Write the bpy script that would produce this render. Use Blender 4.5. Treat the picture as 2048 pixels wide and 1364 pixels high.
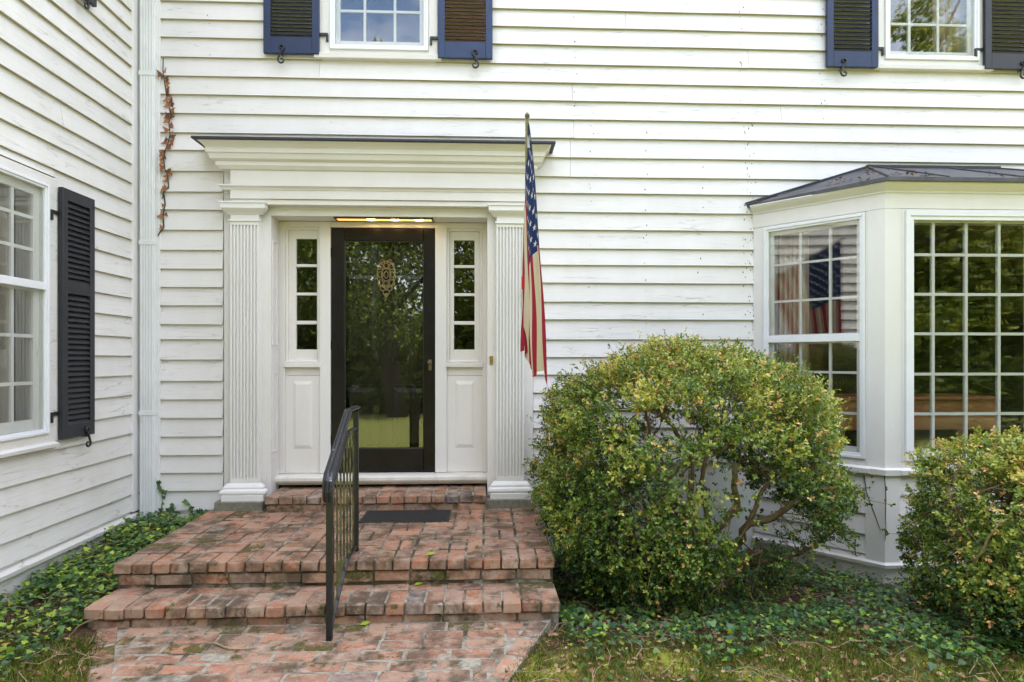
import bpy, bmesh, math, random
import numpy as np
from mathutils import Vector, Matrix, noise
R = math.radians
random.seed(7); rng = np.random.default_rng(7)
scene = bpy.context.scene
for o in list(bpy.data.objects): bpy.data.objects.remove(o)

# ------------------------------------------------------------------ camera, sky, sun, exposure
EYE = 1.44            # camera height above the brick path
D = 5.12              # camera to the plane of the front clapboards
FPX = 1251.6          # focal length, in pixels of a 2048 wide picture
HOR = 717.0           # row of the horizon
YAW = R(2.4)
cam_d = bpy.data.cameras.new('camera'); cam = bpy.data.objects.new('camera', cam_d)
scene.collection.objects.link(cam); scene.camera = cam
cam.location = (0, -D, EYE); cam.rotation_euler = (R(90), 0, -YAW)
cam_d.sensor_width = 36; cam_d.lens = 36 * FPX / 2048
cam_d.shift_y = (HOR - 682) / 2048
cam_d.clip_start = .05; cam_d.clip_end = 500

SUN_EL, SUN_AZ = 58, 20       # sun stands behind the house, degrees right of straight behind
world = bpy.data.worlds.new('World'); scene.world = world; world.use_nodes = True
nt = world.node_tree; nt.nodes.clear()
sky = nt.nodes.new('ShaderNodeTexSky'); sky.sky_type = 'NISHITA'; sky.sun_disc = False
sky.sun_elevation = R(SUN_EL); sky.sun_rotation = R(SUN_AZ)
sky.air_density = 1.0; sky.dust_density = 2.5; sky.ozone_density = 1.0
# thin broken cloud all over the sky
tc = nt.nodes.new('ShaderNodeTexCoord')
mp = nt.nodes.new('ShaderNodeMapping'); mp.inputs['Scale'].default_value = (1, 1, 2.2); mp.inputs['Location'].default_value = (4.3, 1.7, .6)
nz = nt.nodes.new('ShaderNodeTexNoise'); nz.inputs['Scale'].default_value = 2.6; nz.inputs['Detail'].default_value = 9; nz.inputs['Roughness'].default_value = .6
cr = nt.nodes.new('ShaderNodeValToRGB'); cr.color_ramp.elements[0].position = .40; cr.color_ramp.elements[1].position = .66
cr.color_ramp.elements[1].color = (.85, .85, .85, 1)
mx = nt.nodes.new('ShaderNodeMix'); mx.data_type = 'RGBA'; mx.inputs[7].default_value = (7.0, 7.0, 7.05, 1)
bg = nt.nodes.new('ShaderNodeBackground'); bg.inputs['Strength'].default_value = .15
wo = nt.nodes.new('ShaderNodeOutputWorld')
L = nt.links.new
L(tc.outputs['Generated'], mp.inputs['Vector']); L(mp.outputs['Vector'], nz.inputs['Vector']); L(nz.outputs['Fac'], cr.inputs['Fac'])
L(cr.outputs['Color'], mx.inputs[0]); L(sky.outputs['Color'], mx.inputs[6]); L(mx.outputs[2], bg.inputs['Color']); L(bg.outputs['Background'], wo.inputs['Surface'])

sun_d = bpy.data.lights.new('sun', 'SUN'); sun_d.energy = 2.8; sun_d.angle = R(.5); sun_d.color = (1, .95, .87)
sun = bpy.data.objects.new('sun', sun_d); scene.collection.objects.link(sun)
az, el = R(SUN_AZ), R(SUN_EL)
to_sun = Vector((math.sin(az) * math.cos(el), math.cos(az) * math.cos(el), math.sin(el)))
sun.rotation_euler = to_sun.to_track_quat('Z', 'Y').to_euler()
vs = scene.view_settings
vs.view_transform = 'Standard'; vs.look = 'None'; vs.gamma = 1; vs.use_curve_mapping = False; vs.exposure = 2.40
cy = scene.cycles
cy.max_bounces = 8; cy.diffuse_bounces = 4; cy.glossy_bounces = 4; cy.transmission_bounces = 4; cy.transparent_max_bounces = 24
cy.use_denoising = True; cy.sample_clamp_indirect = 8

# ------------------------------------------------------------------ measuring helpers (photo pixel -> point on a known vertical plane)
def ray(u):
    a = YAW + math.atan((u - 1024) / FPX)
    return math.sin(a), math.cos(a)
def depth_of(x, y): return x * math.sin(YAW) + (y + D) * math.cos(YAW)
def zat(x, y, v): return EYE - (v - HOR) * depth_of(x, y) / FPX
def fx(u, y=0.0):
    dx, dy = ray(u); return dx / dy * (y + D)
def fz(u, v, y=0.0): return zat(fx(u, y), y, v)
XL = -2.775                     # plane of the left wing's wall
def ly(u, x=XL):
    dx, dy = ray(u); return x * dy / dx - D
def lz(u, v, x=XL): return zat(x, ly(u, x), v)
def gp(u, v, h):                # point of a level sheet at height h
    d = (EYE - h) * FPX / (v - HOR)
    t = math.tan(YAW + math.atan((u - 1024) / FPX)); dd = d / (math.cos(YAW) + t * math.sin(YAW))
    return t * dd, dd - D

# ------------------------------------------------------------------ materials
MATS = {}
def nodes_of(name):
    m = bpy.data.materials.new(name); m.use_nodes = True; MATS[name] = m
    n = m.node_tree; n.nodes.clear()
    out = n.nodes.new('ShaderNodeOutputMaterial')
    return m, n, out
class G:
    """small node graph helper"""
    def __init__(s, name): s.m, s.t, s.out = nodes_of(name)
    def n(s, typ, **kw):
        nd = s.t.nodes.new(typ)
        for k, v in kw.items():
            if k.startswith('i_'): nd.inputs[k[2:].replace('_', ' ')].default_value = v
            else: setattr(nd, k, v)
        return nd
    def l(s, a, b): s.t.links.new(a, b)
    def pos(s, scale=(1, 1, 1)):
        g = s.n('ShaderNodeNewGeometry'); m = s.n('ShaderNodeMapping'); m.inputs['Scale'].default_value = scale
        s.l(g.outputs['Position'], m.inputs['Vector']); return m.outputs['Vector']
    def noise(s, vec, scale, detail=4, rough=.55, dist=0):
        n = s.n('ShaderNodeTexNoise'); n.inputs['Scale'].default_value = scale; n.inputs['Detail'].default_value = detail
        n.inputs['Roughness'].default_value = rough; n.inputs['Distortion'].default_value = dist
        if vec: s.l(vec, n.inputs['Vector'])
        return n.outputs['Fac']
    def ramp(s, fac, stops, interp='LINEAR'):
        r = s.n('ShaderNodeValToRGB'); e = r.color_ramp; e.interpolation = interp
        while len(e.elements) < len(stops): e.elements.new(.5)
        for el, (p, c) in zip(e.elements, stops):
            el.position = p; el.color = (c, c, c, 1) if not hasattr(c, '__len__') else (*c[:3], 1)
        s.l(fac, r.inputs['Fac']); return r.outputs['Color']
    def mix(s, fac, a, b, blend='MIX'):
        m = s.n('ShaderNodeMix', data_type='RGBA', blend_type=blend)
        for val, i in ((fac, 0), (a, 6), (b, 7)):
            if hasattr(val, 'links'): s.l(val, m.inputs[i])
            elif i == 0: m.inputs[0].default_value = val
            else: m.inputs[i].default_value = (*val[:3], 1)
        return m.outputs[2]
    def math(s, op, a, b=0.0, clamp=False):
        m = s.n('ShaderNodeMath', operation=op); m.use_clamp = clamp
        for val, i in ((a, 0), (b, 1)):
            if hasattr(val, 'links'): s.l(val, m.inputs[i])
            else: m.inputs[i].default_value = val
        return m.outputs[0]
    def bump(s, h, strength=.3, dist=.01):
        b = s.n('ShaderNodeBump'); b.inputs['Strength'].default_value = strength; b.inputs['Distance'].default_value = dist
        s.l(h, b.inputs['Height']); return b.outputs['Normal']
    def bsdf(s, color, rough=.6, normal=None, metal=0, spec=.5):
        p = s.n('ShaderNodeBsdfPrincipled')
        if hasattr(color, 'links'): s.l(color, p.inputs['Base Color'])
        else: p.inputs['Base Color'].default_value = (*color[:3], 1)
        if hasattr(rough, 'links'): s.l(rough, p.inputs['Roughness'])
        else: p.inputs['Roughness'].default_value = rough
        p.inputs['Metallic'].default_value = metal; p.inputs['Specular IOR Level'].default_value = spec
        if normal: s.l(normal, p.inputs['Normal'])
        return p
    def done(s, sh): s.l(sh.outputs[0], s.out.inputs['Surface']); return s.m

def painted_wood(name, base, crack=.5, along='x', dirt=.35, rough=.5, peel=0.0):
    """old oil paint: hairline cracks along the grain, flakes, weather stains"""
    g = G(name)
    st = {'x': (1, 1, 20), 'y': (1, 1, 20), 'z': (14, 14, 1)}[along]
    p = g.pos(st)
    warp = g.n('ShaderNodeTexNoise'); warp.inputs['Scale'].default_value = 3.2; warp.inputs['Detail'].default_value = 5
    g.l(p, warp.inputs['Vector'])
    mixv = g.n('ShaderNodeMix', data_type='RGBA'); mixv.inputs[0].default_value = .22
    g.l(p, mixv.inputs[6]); g.l(warp.outputs['Color'], mixv.inputs[7])
    v = g.n('ShaderNodeTexVoronoi', feature='DISTANCE_TO_EDGE'); v.inputs['Scale'].default_value = 1.7
    g.l(mixv.outputs[2], v.inputs['Vector'])
    line = g.ramp(v.outputs['Distance'], [(0, 1), (.008, .7), (.022, 0)])
    area = g.ramp(g.noise(g.pos(), 1.5, 5, .65), [(.58 - crack * .24, 0), (.70 - crack * .22, 1)])
    area2 = g.ramp(g.noise(g.pos((1, 1, 4)), 2.2, 3), [(.38, 0), (.58, 1)])
    cr_ = g.math('MULTIPLY', g.math('MULTIPLY', line, area), area2)
    stain = g.ramp(g.noise(g.pos((1, 1, .45)), 3.1, 6, .65), [(.42, 0), (.75, 1)])
    fine = g.ramp(g.noise(g.pos(), 42, 5, .7), [(.60, 0), (.76, 1)])
    tone = g.ramp(g.n('ShaderNodeObjectInfo').outputs['Random'], [(0, .94), (1, 1.0)])
    c = g.mix(1.0, base, tone, 'MULTIPLY')
    c = g.mix(g.math('MULTIPLY', stain, dirt), c, (.50, .48, .40))
    c = g.mix(g.math('MULTIPLY', g.math('MULTIPLY', fine, stain), .5 * dirt / .35), c, (.33, .30, .24))
    c = g.mix(g.math('MULTIPLY', cr_, .5), c, (.27, .25, .21))
    if peel:
        pl = g.ramp(g.noise(g.pos((1, 1, 2.6)), 13, 6, .68), [(.70, 0), (.715, 1)])
        pa = g.ramp(g.noise(g.pos(), 1.7, 3), [(.5, 0), (.62, 1)])
        c = g.mix(g.math('MULTIPLY', g.math('MULTIPLY', pl, pa), peel), c, (.38, .34, .28))
    hgt = g.math('SUBTRACT', g.math('MULTIPLY', g.noise(g.pos((1, 1, 5) if along != 'z' else (5, 5, 1)), 14, 6, .6), .6), cr_)
    b = g.bsdf(c, g.ramp(g.noise(g.pos(), 8), [(.3, rough - .1), (.7, rough + .15)]), g.bump(hgt, .35, .006))
    return g.done(b)
CREAM = (.80, .80, .765)
painted_wood('siding_paint', (.755, .718, .722), .62, 'x', .24)
painted_wood('wing_paint', (.745, .71, .68), 1.25, 'y', .30, peel=.5)
painted_wood('shade_grime_edge', (.40, .335, .19), .0, 'x', .8, .7)  # board undersides: shadow line painted in as dark tan, plus some grime
painted_wood('trim_paint', (.755, .712, .695), .0, 'x', .22, .42)
painted_wood('post_paint', (.755, .717, .71), .15, 'z', .24, .42)
painted_wood('pilaster_paint', (.775, .745, .74), -.2, 'z', .12, .42)
painted_wood('sash_paint', (.68, .68, .64), .2, 'z', .3, .45)
def simple(name, col, rough=.6, var=.25, scale=20, bump=.15, metal=0, spec=.5, dist=.004):
    g = G(name); f = g.noise(g.pos(), scale, 5, .6)
    c = g.mix(g.ramp(f, [(.3, 0), (.75, 1)]), [k * (1 - var) for k in col], [min(1, k * (1 + var)) for k in col])
    return g.done(g.bsdf(c, rough, g.bump(f, bump, dist) if bump else None, metal, spec))
simple('storm_metal', (.755, .75, .785), .35, .04, 6, .02)
simple('downspout_paint', (.72, .72, .735), .4, .06, 5, .03)
def shutter_paint(name, col, worn):
    g = G(name); f = g.noise(g.pos((1, 1, .4)), 16, 6, .65)
    c = g.mix(g.ramp(f, [(.35, 0), (.8, 1)]), [k * .75 for k in col], [k * 1.35 for k in col])
    w = g.math('MULTIPLY', g.ramp(g.noise(g.pos((.5, .5, 1)), 30, 6, .7), [(.66, 0), (.70, 1)]), g.ramp(g.noise(g.pos(), 2.5, 2), [(.5, 0), (.62, 1)]))
    c = g.mix(g.math('MULTIPLY', w, worn), c, (.20, .19, .17))
    return g.done(g.bsdf(c, .48, g.bump(f, .3, .004)))
shutter_paint('navy_paint', (.008, .021, .075), .25)
shutter_paint('navy_bright_paint', (.012, .030, .100), .2)
shutter_paint('black_paint', (.017, .017, .023), .30)
shutter_paint('slat_paint', (.010, .014, .030), .3)
shutter_paint('brown_slat_paint', (.075, .028, .022), .3)
simple('iron', (.015, .015, .017), .38, .4, 40, .2)
def iron_mossy():
    g = G('iron_mossy'); f = g.noise(g.pos((1, 1, .5)), 26, 6, .7)
    c = g.mix(g.ramp(f, [(.40, 0), (.62, 1)]), (.012, .012, .014), (.13, .125, .035))
    return g.done(g.bsdf(c, g.ramp(f, [(.4, .35), (.6, .8)]), g.bump(f, .3, .003)))
iron_mossy()
def iron_rail():
    g = G('iron_rail'); f = g.noise(g.pos(), 30, 6, .7)
    c = g.mix(g.ramp(f, [(.62, 0), (.70, 1)]), (.020, .020, .023), (.28, .29, .31))
    return g.done(g.bsdf(c, .33, g.bump(f, .25, .003)))
iron_rail()
simple('door_paint', (.010, .0075, .0085), .3, .5, 7, .12, 0, .3)
simple('inner_door_paint', (.009, .006, .005), .35, .5, 9, .12)
simple('brass', (.55, .36, .12), .3, .3, 40, .1, 1)
simple('old_brass', (.18, .135, .075), .5, .3, 60, .1, .6)
simple('knocker_brass', (.46, .34, .18), .55, .3, 60, .1, .2)
simple('lead_flashing', (.020, .024, .030), .55, .4, 18, .3)
def roof_metal():
    g = G('roof_metal'); f = g.noise(g.pos(), 5, 7, .7); h = g.noise(g.pos(), 60, 3)
    c = g.mix(g.ramp(f, [(.35, 0), (.7, 1)]), (.045, .045, .055), (.10, .095, .105))
    return g.done(g.bsdf(c, .5, g.bump(h, .2, .003)))
roof_metal()
simple('concrete', (.20, .185, .14), .85, .35, 22, .4)
simple('nail_putty', (.20, .18, .15), .8, .4, 60, 0)
simple('stone_sill', (.66, .62, .58), .45, .14, 9, .15)
simple('plinth_paint', (.74, .74, .74), .4, .05, 12, .08)
def glass(name, tint=.93, k=1.25):
    g = G(name); ge = g.n('ShaderNodeNewGeometry'); dt = g.n('ShaderNodeVectorMath', operation='DOT_PRODUCT')
    g.l(ge.outputs['Normal'], dt.inputs[0]); g.l(ge.outputs['Incoming'], dt.inputs[1])
    fr = g.math('ADD', g.math('MULTIPLY', g.math('POWER', g.math('SUBTRACT', 1.0, g.math('ABSOLUTE', dt.outputs['Value'])), 5), .96), .042)   # Fresnel reflection of one face
    w = g.noise(g.pos(), 1.3, 1); bp = g.bump(w, .008, .02)
    gl = g.n('ShaderNodeBsdfGlossy'); gl.inputs['Roughness'].default_value = .0; gl.inputs['Color'].default_value = (1, 1, 1, 1); g.l(bp, gl.inputs['Normal'])
    tr = g.n('ShaderNodeBsdfTransparent'); tr.inputs['Color'].default_value = (tint, tint, tint, 1)
    m = g.n('ShaderNodeMixShader'); g.l(g.math('MULTIPLY', fr, k, True), m.inputs[0]); g.l(tr.outputs[0], m.inputs[1]); g.l(gl.outputs[0], m.inputs[2])
    return g.done(m)
glass('window_glass')
glass('storm_glass', .95, 1.15)
glass('door_glass', .88, 1.9)
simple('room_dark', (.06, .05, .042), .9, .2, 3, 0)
def curtain_mat(name, a, b):
    g = G(name); f = g.noise(g.pos((1, 1, .03)), 26, 3)
    c = g.mix(g.ramp(f, [(.35, 0), (.65, 1)]), a, b)
    p = g.bsdf(c, .9); tr = g.n('ShaderNodeBsdfTranslucent'); g.l(c, tr.inputs['Color'])
    m = g.n('ShaderNodeMixShader'); m.inputs[0].default_value = .35; g.l(p.outputs[0], m.inputs[1]); g.l(tr.outputs[0], m.inputs[2])
    return g.done(m)
curtain_mat('curtain_cloth', (.72, .58, .42), (.88, .76, .60))
curtain_mat('curtain_pale', (.74, .64, .50), (.92, .86, .74))
def wood_mat():
    g = G('cabinet_wood'); f = g.noise(g.pos((1, 4, 9)), 6, 6, .6, 1.2)
    return g.done(g.bsdf(g.mix(f, (.36, .12, .045), (.64, .29, .13)), .35))
wood_mat()
def brick_mat(name, moss):
    g = G(name); rnd = g.n('ShaderNodeObjectInfo').outputs['Random']
    base = g.ramp(rnd, [(0, (0.326, 0.119, 0.063)), (.14, (0.411, 0.172, 0.104)), (.28, (0.218, 0.090, 0.063)), (.42, (0.484, 0.219, 0.127)), (.56, (0.375, 0.219, 0.151)),
                        (.70, (0.266, 0.133, 0.099)), (.82, (0.459, 0.159, 0.071)), (.90, (0.181, 0.100, 0.083)), (.955, (0.314, 0.180, 0.127)), (1, (0.073, 0.076, 0.099))], 'LINEAR')
    n1 = g.noise(g.pos(), 17, 6, .65); n2 = g.noise(g.pos(), 80, 4, .7); n3 = g.noise(g.pos(), 5, 5, .6)
    c = g.mix(g.ramp(n1, [(.36, 0), (.66, .85)]), base, (.40, .285, .205))
    c = g.mix(g.ramp(n2, [(.58, 0), (.75, .6)]), c, (.07, .045, .035))
    c = g.mix(g.ramp(n3, [(.47, 0), (.60, .8)]), c, (.085, .062, .040))
    pale = g.ramp(g.noise(g.pos((1, 1.6, 1)), 7.5, 6, .7), [(.54, 0), (.66, .7)]); c = g.mix(pale, c, (.47, .37, .29))
    pits = g.math('MULTIPLY', g.ramp(g.noise(g.pos(), 46, 5, .7), [(.60, 0), (.68, .8)]), g.ramp(g.noise(g.pos(), 3.5, 4, .6), [(.44, 0), (.56, 1)]))
    c = g.mix(pits, c, (.035, .024, .017))
    ms = g.ramp(g.noise(g.pos(), 11, 6, .7), [(.64 - moss, 0), (.72 - moss, 1)])
    mc = g.ramp(g.noise(g.pos(), 60, 3), [(.3, (.035, .036, .010)), (.7, (.13, .12, .028))])
    c = g.mix(g.math('MULTIPLY', ms, .9), c, mc)
    h = g.math('ADD', g.math('SUBTRACT', g.math('ADD', n1, g.math('MULTIPLY', n2, .5)), pits), g.math('MULTIPLY', ms, .8))
    return g.done(g.bsdf(c, .88, g.bump(h, .55, .006), spec=.3))
brick_mat('brick_red', .02); brick_mat('brick_mossy', .21); brick_mat('brick_worn', .09)
def mortar_mat(name, lo):
    g = G(name); n1 = g.noise(g.pos(), 40, 5, .7); n2 = g.noise(g.pos(), 4.5, 5, .65)
    c = g.mix(g.ramp(n1, [(.3, 0), (.7, 1)]), (.22, .19, .145), (.44, .40, .33))
    c = g.mix(g.ramp(n2, [(lo, 0), (lo + .16, .92)]), c, (.055, .042, .022))
    return g.done(g.bsdf(c, .95, g.bump(n1, .7, .006), spec=.2))
mortar_mat('mortar', .46); mortar_mat('mortar_mossy', .37)
def leaf_mat(name, stops, gloss=.4, trans=.3, attr='tone'):
    g = G(name); a = g.n('ShaderNodeAttribute', attribute_name=attr)
    c = g.ramp(a.outputs['Fac'], stops)
    p = g.bsdf(c, gloss, spec=.45); tr = g.n('ShaderNodeBsdfTranslucent')
    g.l(g.mix(1.0, c, (1.25, 1.2, .7), 'MULTIPLY'), tr.inputs['Color'])
    m = g.n('ShaderNodeMixShader'); m.inputs[0].default_value = trans; g.l(p.outputs[0], m.inputs[1]); g.l(tr.outputs[0], m.inputs[2])
    return g.done(m)
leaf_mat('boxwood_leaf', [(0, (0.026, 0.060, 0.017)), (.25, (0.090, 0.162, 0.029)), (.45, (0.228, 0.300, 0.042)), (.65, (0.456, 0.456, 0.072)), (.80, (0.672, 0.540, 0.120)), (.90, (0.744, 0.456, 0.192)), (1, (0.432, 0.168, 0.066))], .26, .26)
leaf_mat('ivy_leaf', [(0, (0.034, 0.081, 0.039)), (.35, (0.068, 0.150, 0.055)), (.6, (0.130, 0.247, 0.055)), (.8, (0.312, 0.455, 0.052)), (.92, (0.494, 0.585, 0.078)), (1, (0.520, 0.364, 0.091))], .30, .28)
leaf_mat('dead_leaf', [(0, (.10, .05, .028)), (.4, (.22, .11, .055)), (.7, (.36, .20, .10)), (1, (.46, .33, .20))], .75, .15)
leaf_mat('rust_leaf', [(0, (.13, .045, .022)), (.5, (.27, .10, .040)), (1, (.38, .18, .075))], .7, .2)
leaf_mat('tree_leaf', [(0, (0.060, 0.102, 0.019)), (.5, (0.192, 0.252, 0.036)), (1, (0.432, 0.432, 0.066))], .45, .35)
leaf_mat('grass_blade', [(0, (.07, .11, .02)), (.4, (.14, .19, .03)), (.7, (.27, .29, .045)), (1, (.42, .34, .13))], .6, .3)
simple('bark', (.20, .135, .070), .9, .4, 30, .6)
simple('dead_twig', (.36, .26, .16), .9, .35, 50, .3)
simple('dark_bark', (.05, .038, .03), .95, .4, 20, .6)
def soil_mat():
    g = G('soil'); n1 = g.noise(g.pos(), 30, 6, .7); n2 = g.noise(g.pos(), 6, 5, .6)
    c = g.mix(g.ramp(n1, [(.3, 0), (.7, 1)]), (.045, .028, .018), (.16, .095, .055))
    c = g.mix(g.ramp(n2, [(.5, 0), (.7, .6)]), c, (.06, .06, .022))
    gm = g.n('ShaderNodeNewGeometry'); sx = g.n('ShaderNodeSeparateXYZ'); g.l(gm.outputs['Position'], sx.inputs[0])
    wob = g.math('ADD', sx.outputs['Y'], g.math('MULTIPLY', g.noise(g.pos(), 2.0, 4), .9))
    front = g.ramp(g.math('MULTIPLY', g.math('ADD', wob, 1.81), 1.6), [(.40, 1), (.60, 0)])
    mossc = g.ramp(g.noise(g.pos(), 24, 6, .7), [(.3, (.07, .09, .014)), (.5, (.24, .25, .035)), (.75, (.42, .37, .06))])
    c = g.mix(g.math('MULTIPLY', front, g.ramp(g.noise(g.pos(), 5, 5), [(.36, .25), (.55, 1)])), c, mossc)
    lawn = g.ramp(g.noise(g.pos(), 18, 6, .7), [(.3, (.11, .14, .035)), (.5, (.20, .22, .055)), (.75, (.30, .29, .09))])
    far = g.ramp(g.math('MULTIPLY', g.math('ADD', wob, 3.4), 1.0), [(.0, 1), (.6, 0)])
    c = g.mix(far, c, lawn)
    wood = g.ramp(g.math('ADD', wob, 12.2), [(.2, 1), (.5, 0)])
    c = g.mix(wood, c, (.03, .022, .014))
    return g.done(g.bsdf(c, .95, g.bump(n1, .8, .02), spec=.2))
soil_mat()
simple('mat_rubber', (.035, .033, .032), .9, .5, 220, .9)
simple('plastic_black', (.018, .018, .02), .4, .2, 30, .1)
def lamp_mat():
    g = G('lamp_diffuser'); e = g.n('ShaderNodeEmission'); e.inputs['Color'].default_value = (1, .42, .10, 1); e.inputs['Strength'].default_value = .55
    return g.done(e)
lamp_mat()
g = G('lamp_bulb'); e = g.n('ShaderNodeEmission'); e.inputs['Color'].default_value = (1, .62, .25, 1); e.inputs['Strength'].default_value = 12; g.done(e)
def flag_mat():
    g = G('flag_cloth'); uv = g.n('ShaderNodeUVMap'); uv.uv_map = 'flag'
    sx = g.n('ShaderNodeSeparateXYZ'); g.l(uv.outputs[0], sx.inputs[0])
    b, a = sx.outputs['X'], sx.outputs['Y']                       # along the fly (hoist = 1), along the hoist from its top
    st = g.math('MODULO', g.math('FLOOR', g.math('MULTIPLY', a, 13)), 2)
    c = g.mix(st, (.30, .010, .026), (.60, .52, .36))
    i = g.math('DIVIDE', b, .063); j = g.math('DIVIDE', a, .054)
    ir, jr = g.math('ROUND', i), g.math('ROUND', j)
    px = g.math('MULTIPLY', g.math('SUBTRACT', i, ir), .063); py = g.math('MULTIPLY', g.math('SUBTRACT', jr, j), .054)
    ang = g.math('ADD', g.math('ARCTAN2', px, py), math.pi * 2 + math.pi / 5)
    fold = g.math('ABSOLUTE', g.math('SUBTRACT', g.math('MODULO', ang, math.pi * .4), math.pi / 5))
    rr = g.math('SQRT', g.math('ADD', g.math('MULTIPLY', px, px), g.math('MULTIPLY', py, py)))
    val = g.math('ADD', g.math('MULTIPLY', g.math('MULTIPLY', rr, g.math('COSINE', fold)), .2245), g.math('MULTIPLY', g.math('MULTIPLY', rr, g.math('SINE', fold)), .691))
    star = g.math('LESS_THAN', val, .2245 * .0275)
    par = g.math('LESS_THAN', g.math('MODULO', g.math('ADD', ir, jr), 2), .5)
    inn = g.math('MULTIPLY', g.math('MULTIPLY', g.math('GREATER_THAN', ir, .5), g.math('LESS_THAN', ir, 11.5)), g.math('MULTIPLY', g.math('GREATER_THAN', jr, .5), g.math('LESS_THAN', jr, 9.5)))
    star = g.math('MULTIPLY', g.math('MULTIPLY', star, par), inn)
    can = g.mix(star, (.008, .026, .105), (.66, .62, .54))
    isc = g.math('MULTIPLY', g.math('LESS_THAN', a, 7 / 13), g.math('LESS_THAN', b, .76))
    c = g.mix(isc, c, can)
    p = g.bsdf(c, .85, g.bump(g.noise(g.pos((1, 1, .2)), 30, 3), .2, .004)); tr = g.n('ShaderNodeBsdfTranslucent'); g.l(c, tr.inputs['Color'])
    m = g.n('ShaderNodeMixShader'); m.inputs[0].default_value = .3; g.l(p.outputs[0], m.inputs[1]); g.l(tr.outputs[0], m.inputs[2])
    return g.done(m)
flag_mat()
simple('red_clip', (.62, .02, .015), .5, .1, 20, 0)
simple('pole_metal', (.30, .27, .22), .4, .2, 20, .1, .6)
simple('paper_tag', (.8, .8, .78), .7, .05, 20, 0)

# ------------------------------------------------------------------ object helpers
COL = scene.collection
class Fr:
    """frame on a vertical plane: s runs to the viewer's right, n outwards from the wall, z up"""
    def __init__(s, o, sd): s.o = o; l = math.hypot(*sd); s.s = (sd[0] / l, sd[1] / l); s.nn = (s.s[1], -s.s[0])
    def p(s, a, n, z): return (s.o[0] + a * s.s[0] + n * s.nn[0], s.o[1] + a * s.s[1] + n * s.nn[1], z)
FRONT = Fr((0, 0), (1, 0)); WING = Fr((XL, 0), (0, 1))
class MB:
    def __init__(s, fr=FRONT): s.v = []; s.f = []; s.fr = fr
    def add(s, vs, fs):
        k = len(s.v); s.v += [tuple(v) for v in vs]; s.f += [tuple(i + k for i in f) for f in fs]; return s
    def box(s, a0, a1, n0, n1, z0, z1):
        P = s.fr.p
        return s.add([P(a, n, z) for z in (z0, z1) for n in (n0, n1) for a in (a0, a1)],
                     [(0, 2, 3, 1), (4, 5, 7, 6), (0, 1, 5, 4), (2, 6, 7, 3), (0, 4, 6, 2), (1, 3, 7, 5)])
    def prof(s, a0, a1, pts):
        """closed (n, z) profile swept along s"""
        P = s.fr.p; m = len(pts)
        vs = [P(a0, n, z) for n, z in pts] + [P(a1, n, z) for n, z in pts]
        fs = [(i, (i + 1) % m, (i + 1) % m + m, i + m) for i in range(m)] + [tuple(range(m))[::-1], tuple(range(m, 2 * m))]
        return s.add(vs, fs)
    def poly(s, pts, n0, n1):
        """(a, z) outline extruded outwards"""
        P = s.fr.p; m = len(pts)
        vs = [P(a, n0, z) for a, z in pts] + [P(a, n1, z) for a, z in pts]
        return s.add(vs, [(i, (i + 1) % m, (i + 1) % m + m, i + m) for i in range(m)] + [tuple(range(m))[::-1], tuple(range(m, 2 * m))])
    def ring(s, a0, a1, z0, z1, w, n0, n1, wb=None, wt=None):
        """rectangular frame of bars of width w"""
        wb = w if wb is None else wb; wt = w if wt is None else wt
        s.box(a0, a0 + w, n0, n1, z0, z1); s.box(a1 - w, a1, n0, n1, z0, z1)
        s.box(a0 + w, a1 - w, n0, n1, z0, z0 + wb); s.box(a0 + w, a1 - w, n0, n1, z1 - wt, z1); return s
    def sweep_ret(s, a0, a1, prof):
        """moulding: front run with mitred returns at both ends; prof = (n, z) from the top back edge, a0/a1 = body ends"""
        P = s.fr.p; m = len(prof); n0 = prof[0][0]
        vs = []
        for side in range(4):
            for n, z in prof:
                k = n - n0
                vs.append(P(*[(a0 - k, n0), (a0 - k, n), (a1 + k, n), (a1 + k, n0)][side], z))
        fs = []
        for q in range(3):
            for i in range(m - 1): fs.append((q * m + i, q * m + i + 1, (q + 1) * m + i + 1, (q + 1) * m + i))
        fs.append((0, m, 2 * m, 3 * m)); fs.append((m - 1, 4 * m - 1, 3 * m - 1, 2 * m - 1))
        return s.add(vs, fs)
    def tube(s, pts, r, k=6, caps=True):
        pts = [Vector(p) for p in pts]; rs = r if hasattr(r, '__len__') else [r] * len(pts)
        up = None; base = len(s.v); m = len(pts)
        for i, p in enumerate(pts):
            t = (pts[min(i + 1, m - 1)] - pts[max(i - 1, 0)]).normalized()
            if up is None: up = t.orthogonal().normalized()
            up = (up - t * up.dot(t))
            up = up.normalized() if up.length > 1e-6 else t.orthogonal().normalized()
            w = t.cross(up)
            for j in range(k):
                an = 2 * math.pi * j / k
                s.v.append(tuple(p + (up * math.cos(an) + w * math.sin(an)) * rs[i]))
        for i in range(m - 1):
            for j in range(k):
                a, b = base + i * k + j, base + i * k + (j + 1) % k
                s.f.append((a, b, b + k, a + k))
        if caps: s.f.append(tuple(base + j for j in range(k))[::-1]); s.f.append(tuple(base + (m - 1) * k + j for j in range(k)))
        return s
    def build(s, name, mat, parent=None, bevel=0, smooth=False):
        me = bpy.data.meshes.new(name); me.from_pydata(s.v, [], s.f)
        bm = bmesh.new(); bm.from_mesh(me)
        bmesh.ops.recalc_face_normals(bm, faces=bm.faces)
        if bevel:
            bmesh.ops.bevel(bm, geom=[e for e in bm.edges if len(e.link_faces) == 2 and e.calc_face_angle(0) > .5], offset=bevel, segments=1, affect='EDGES', clamp_overlap=True)
        if smooth:
            for f in bm.faces: f.smooth = True
        bm.to_mesh(me); bm.free()
        return link(name, me, mat, parent)
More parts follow.
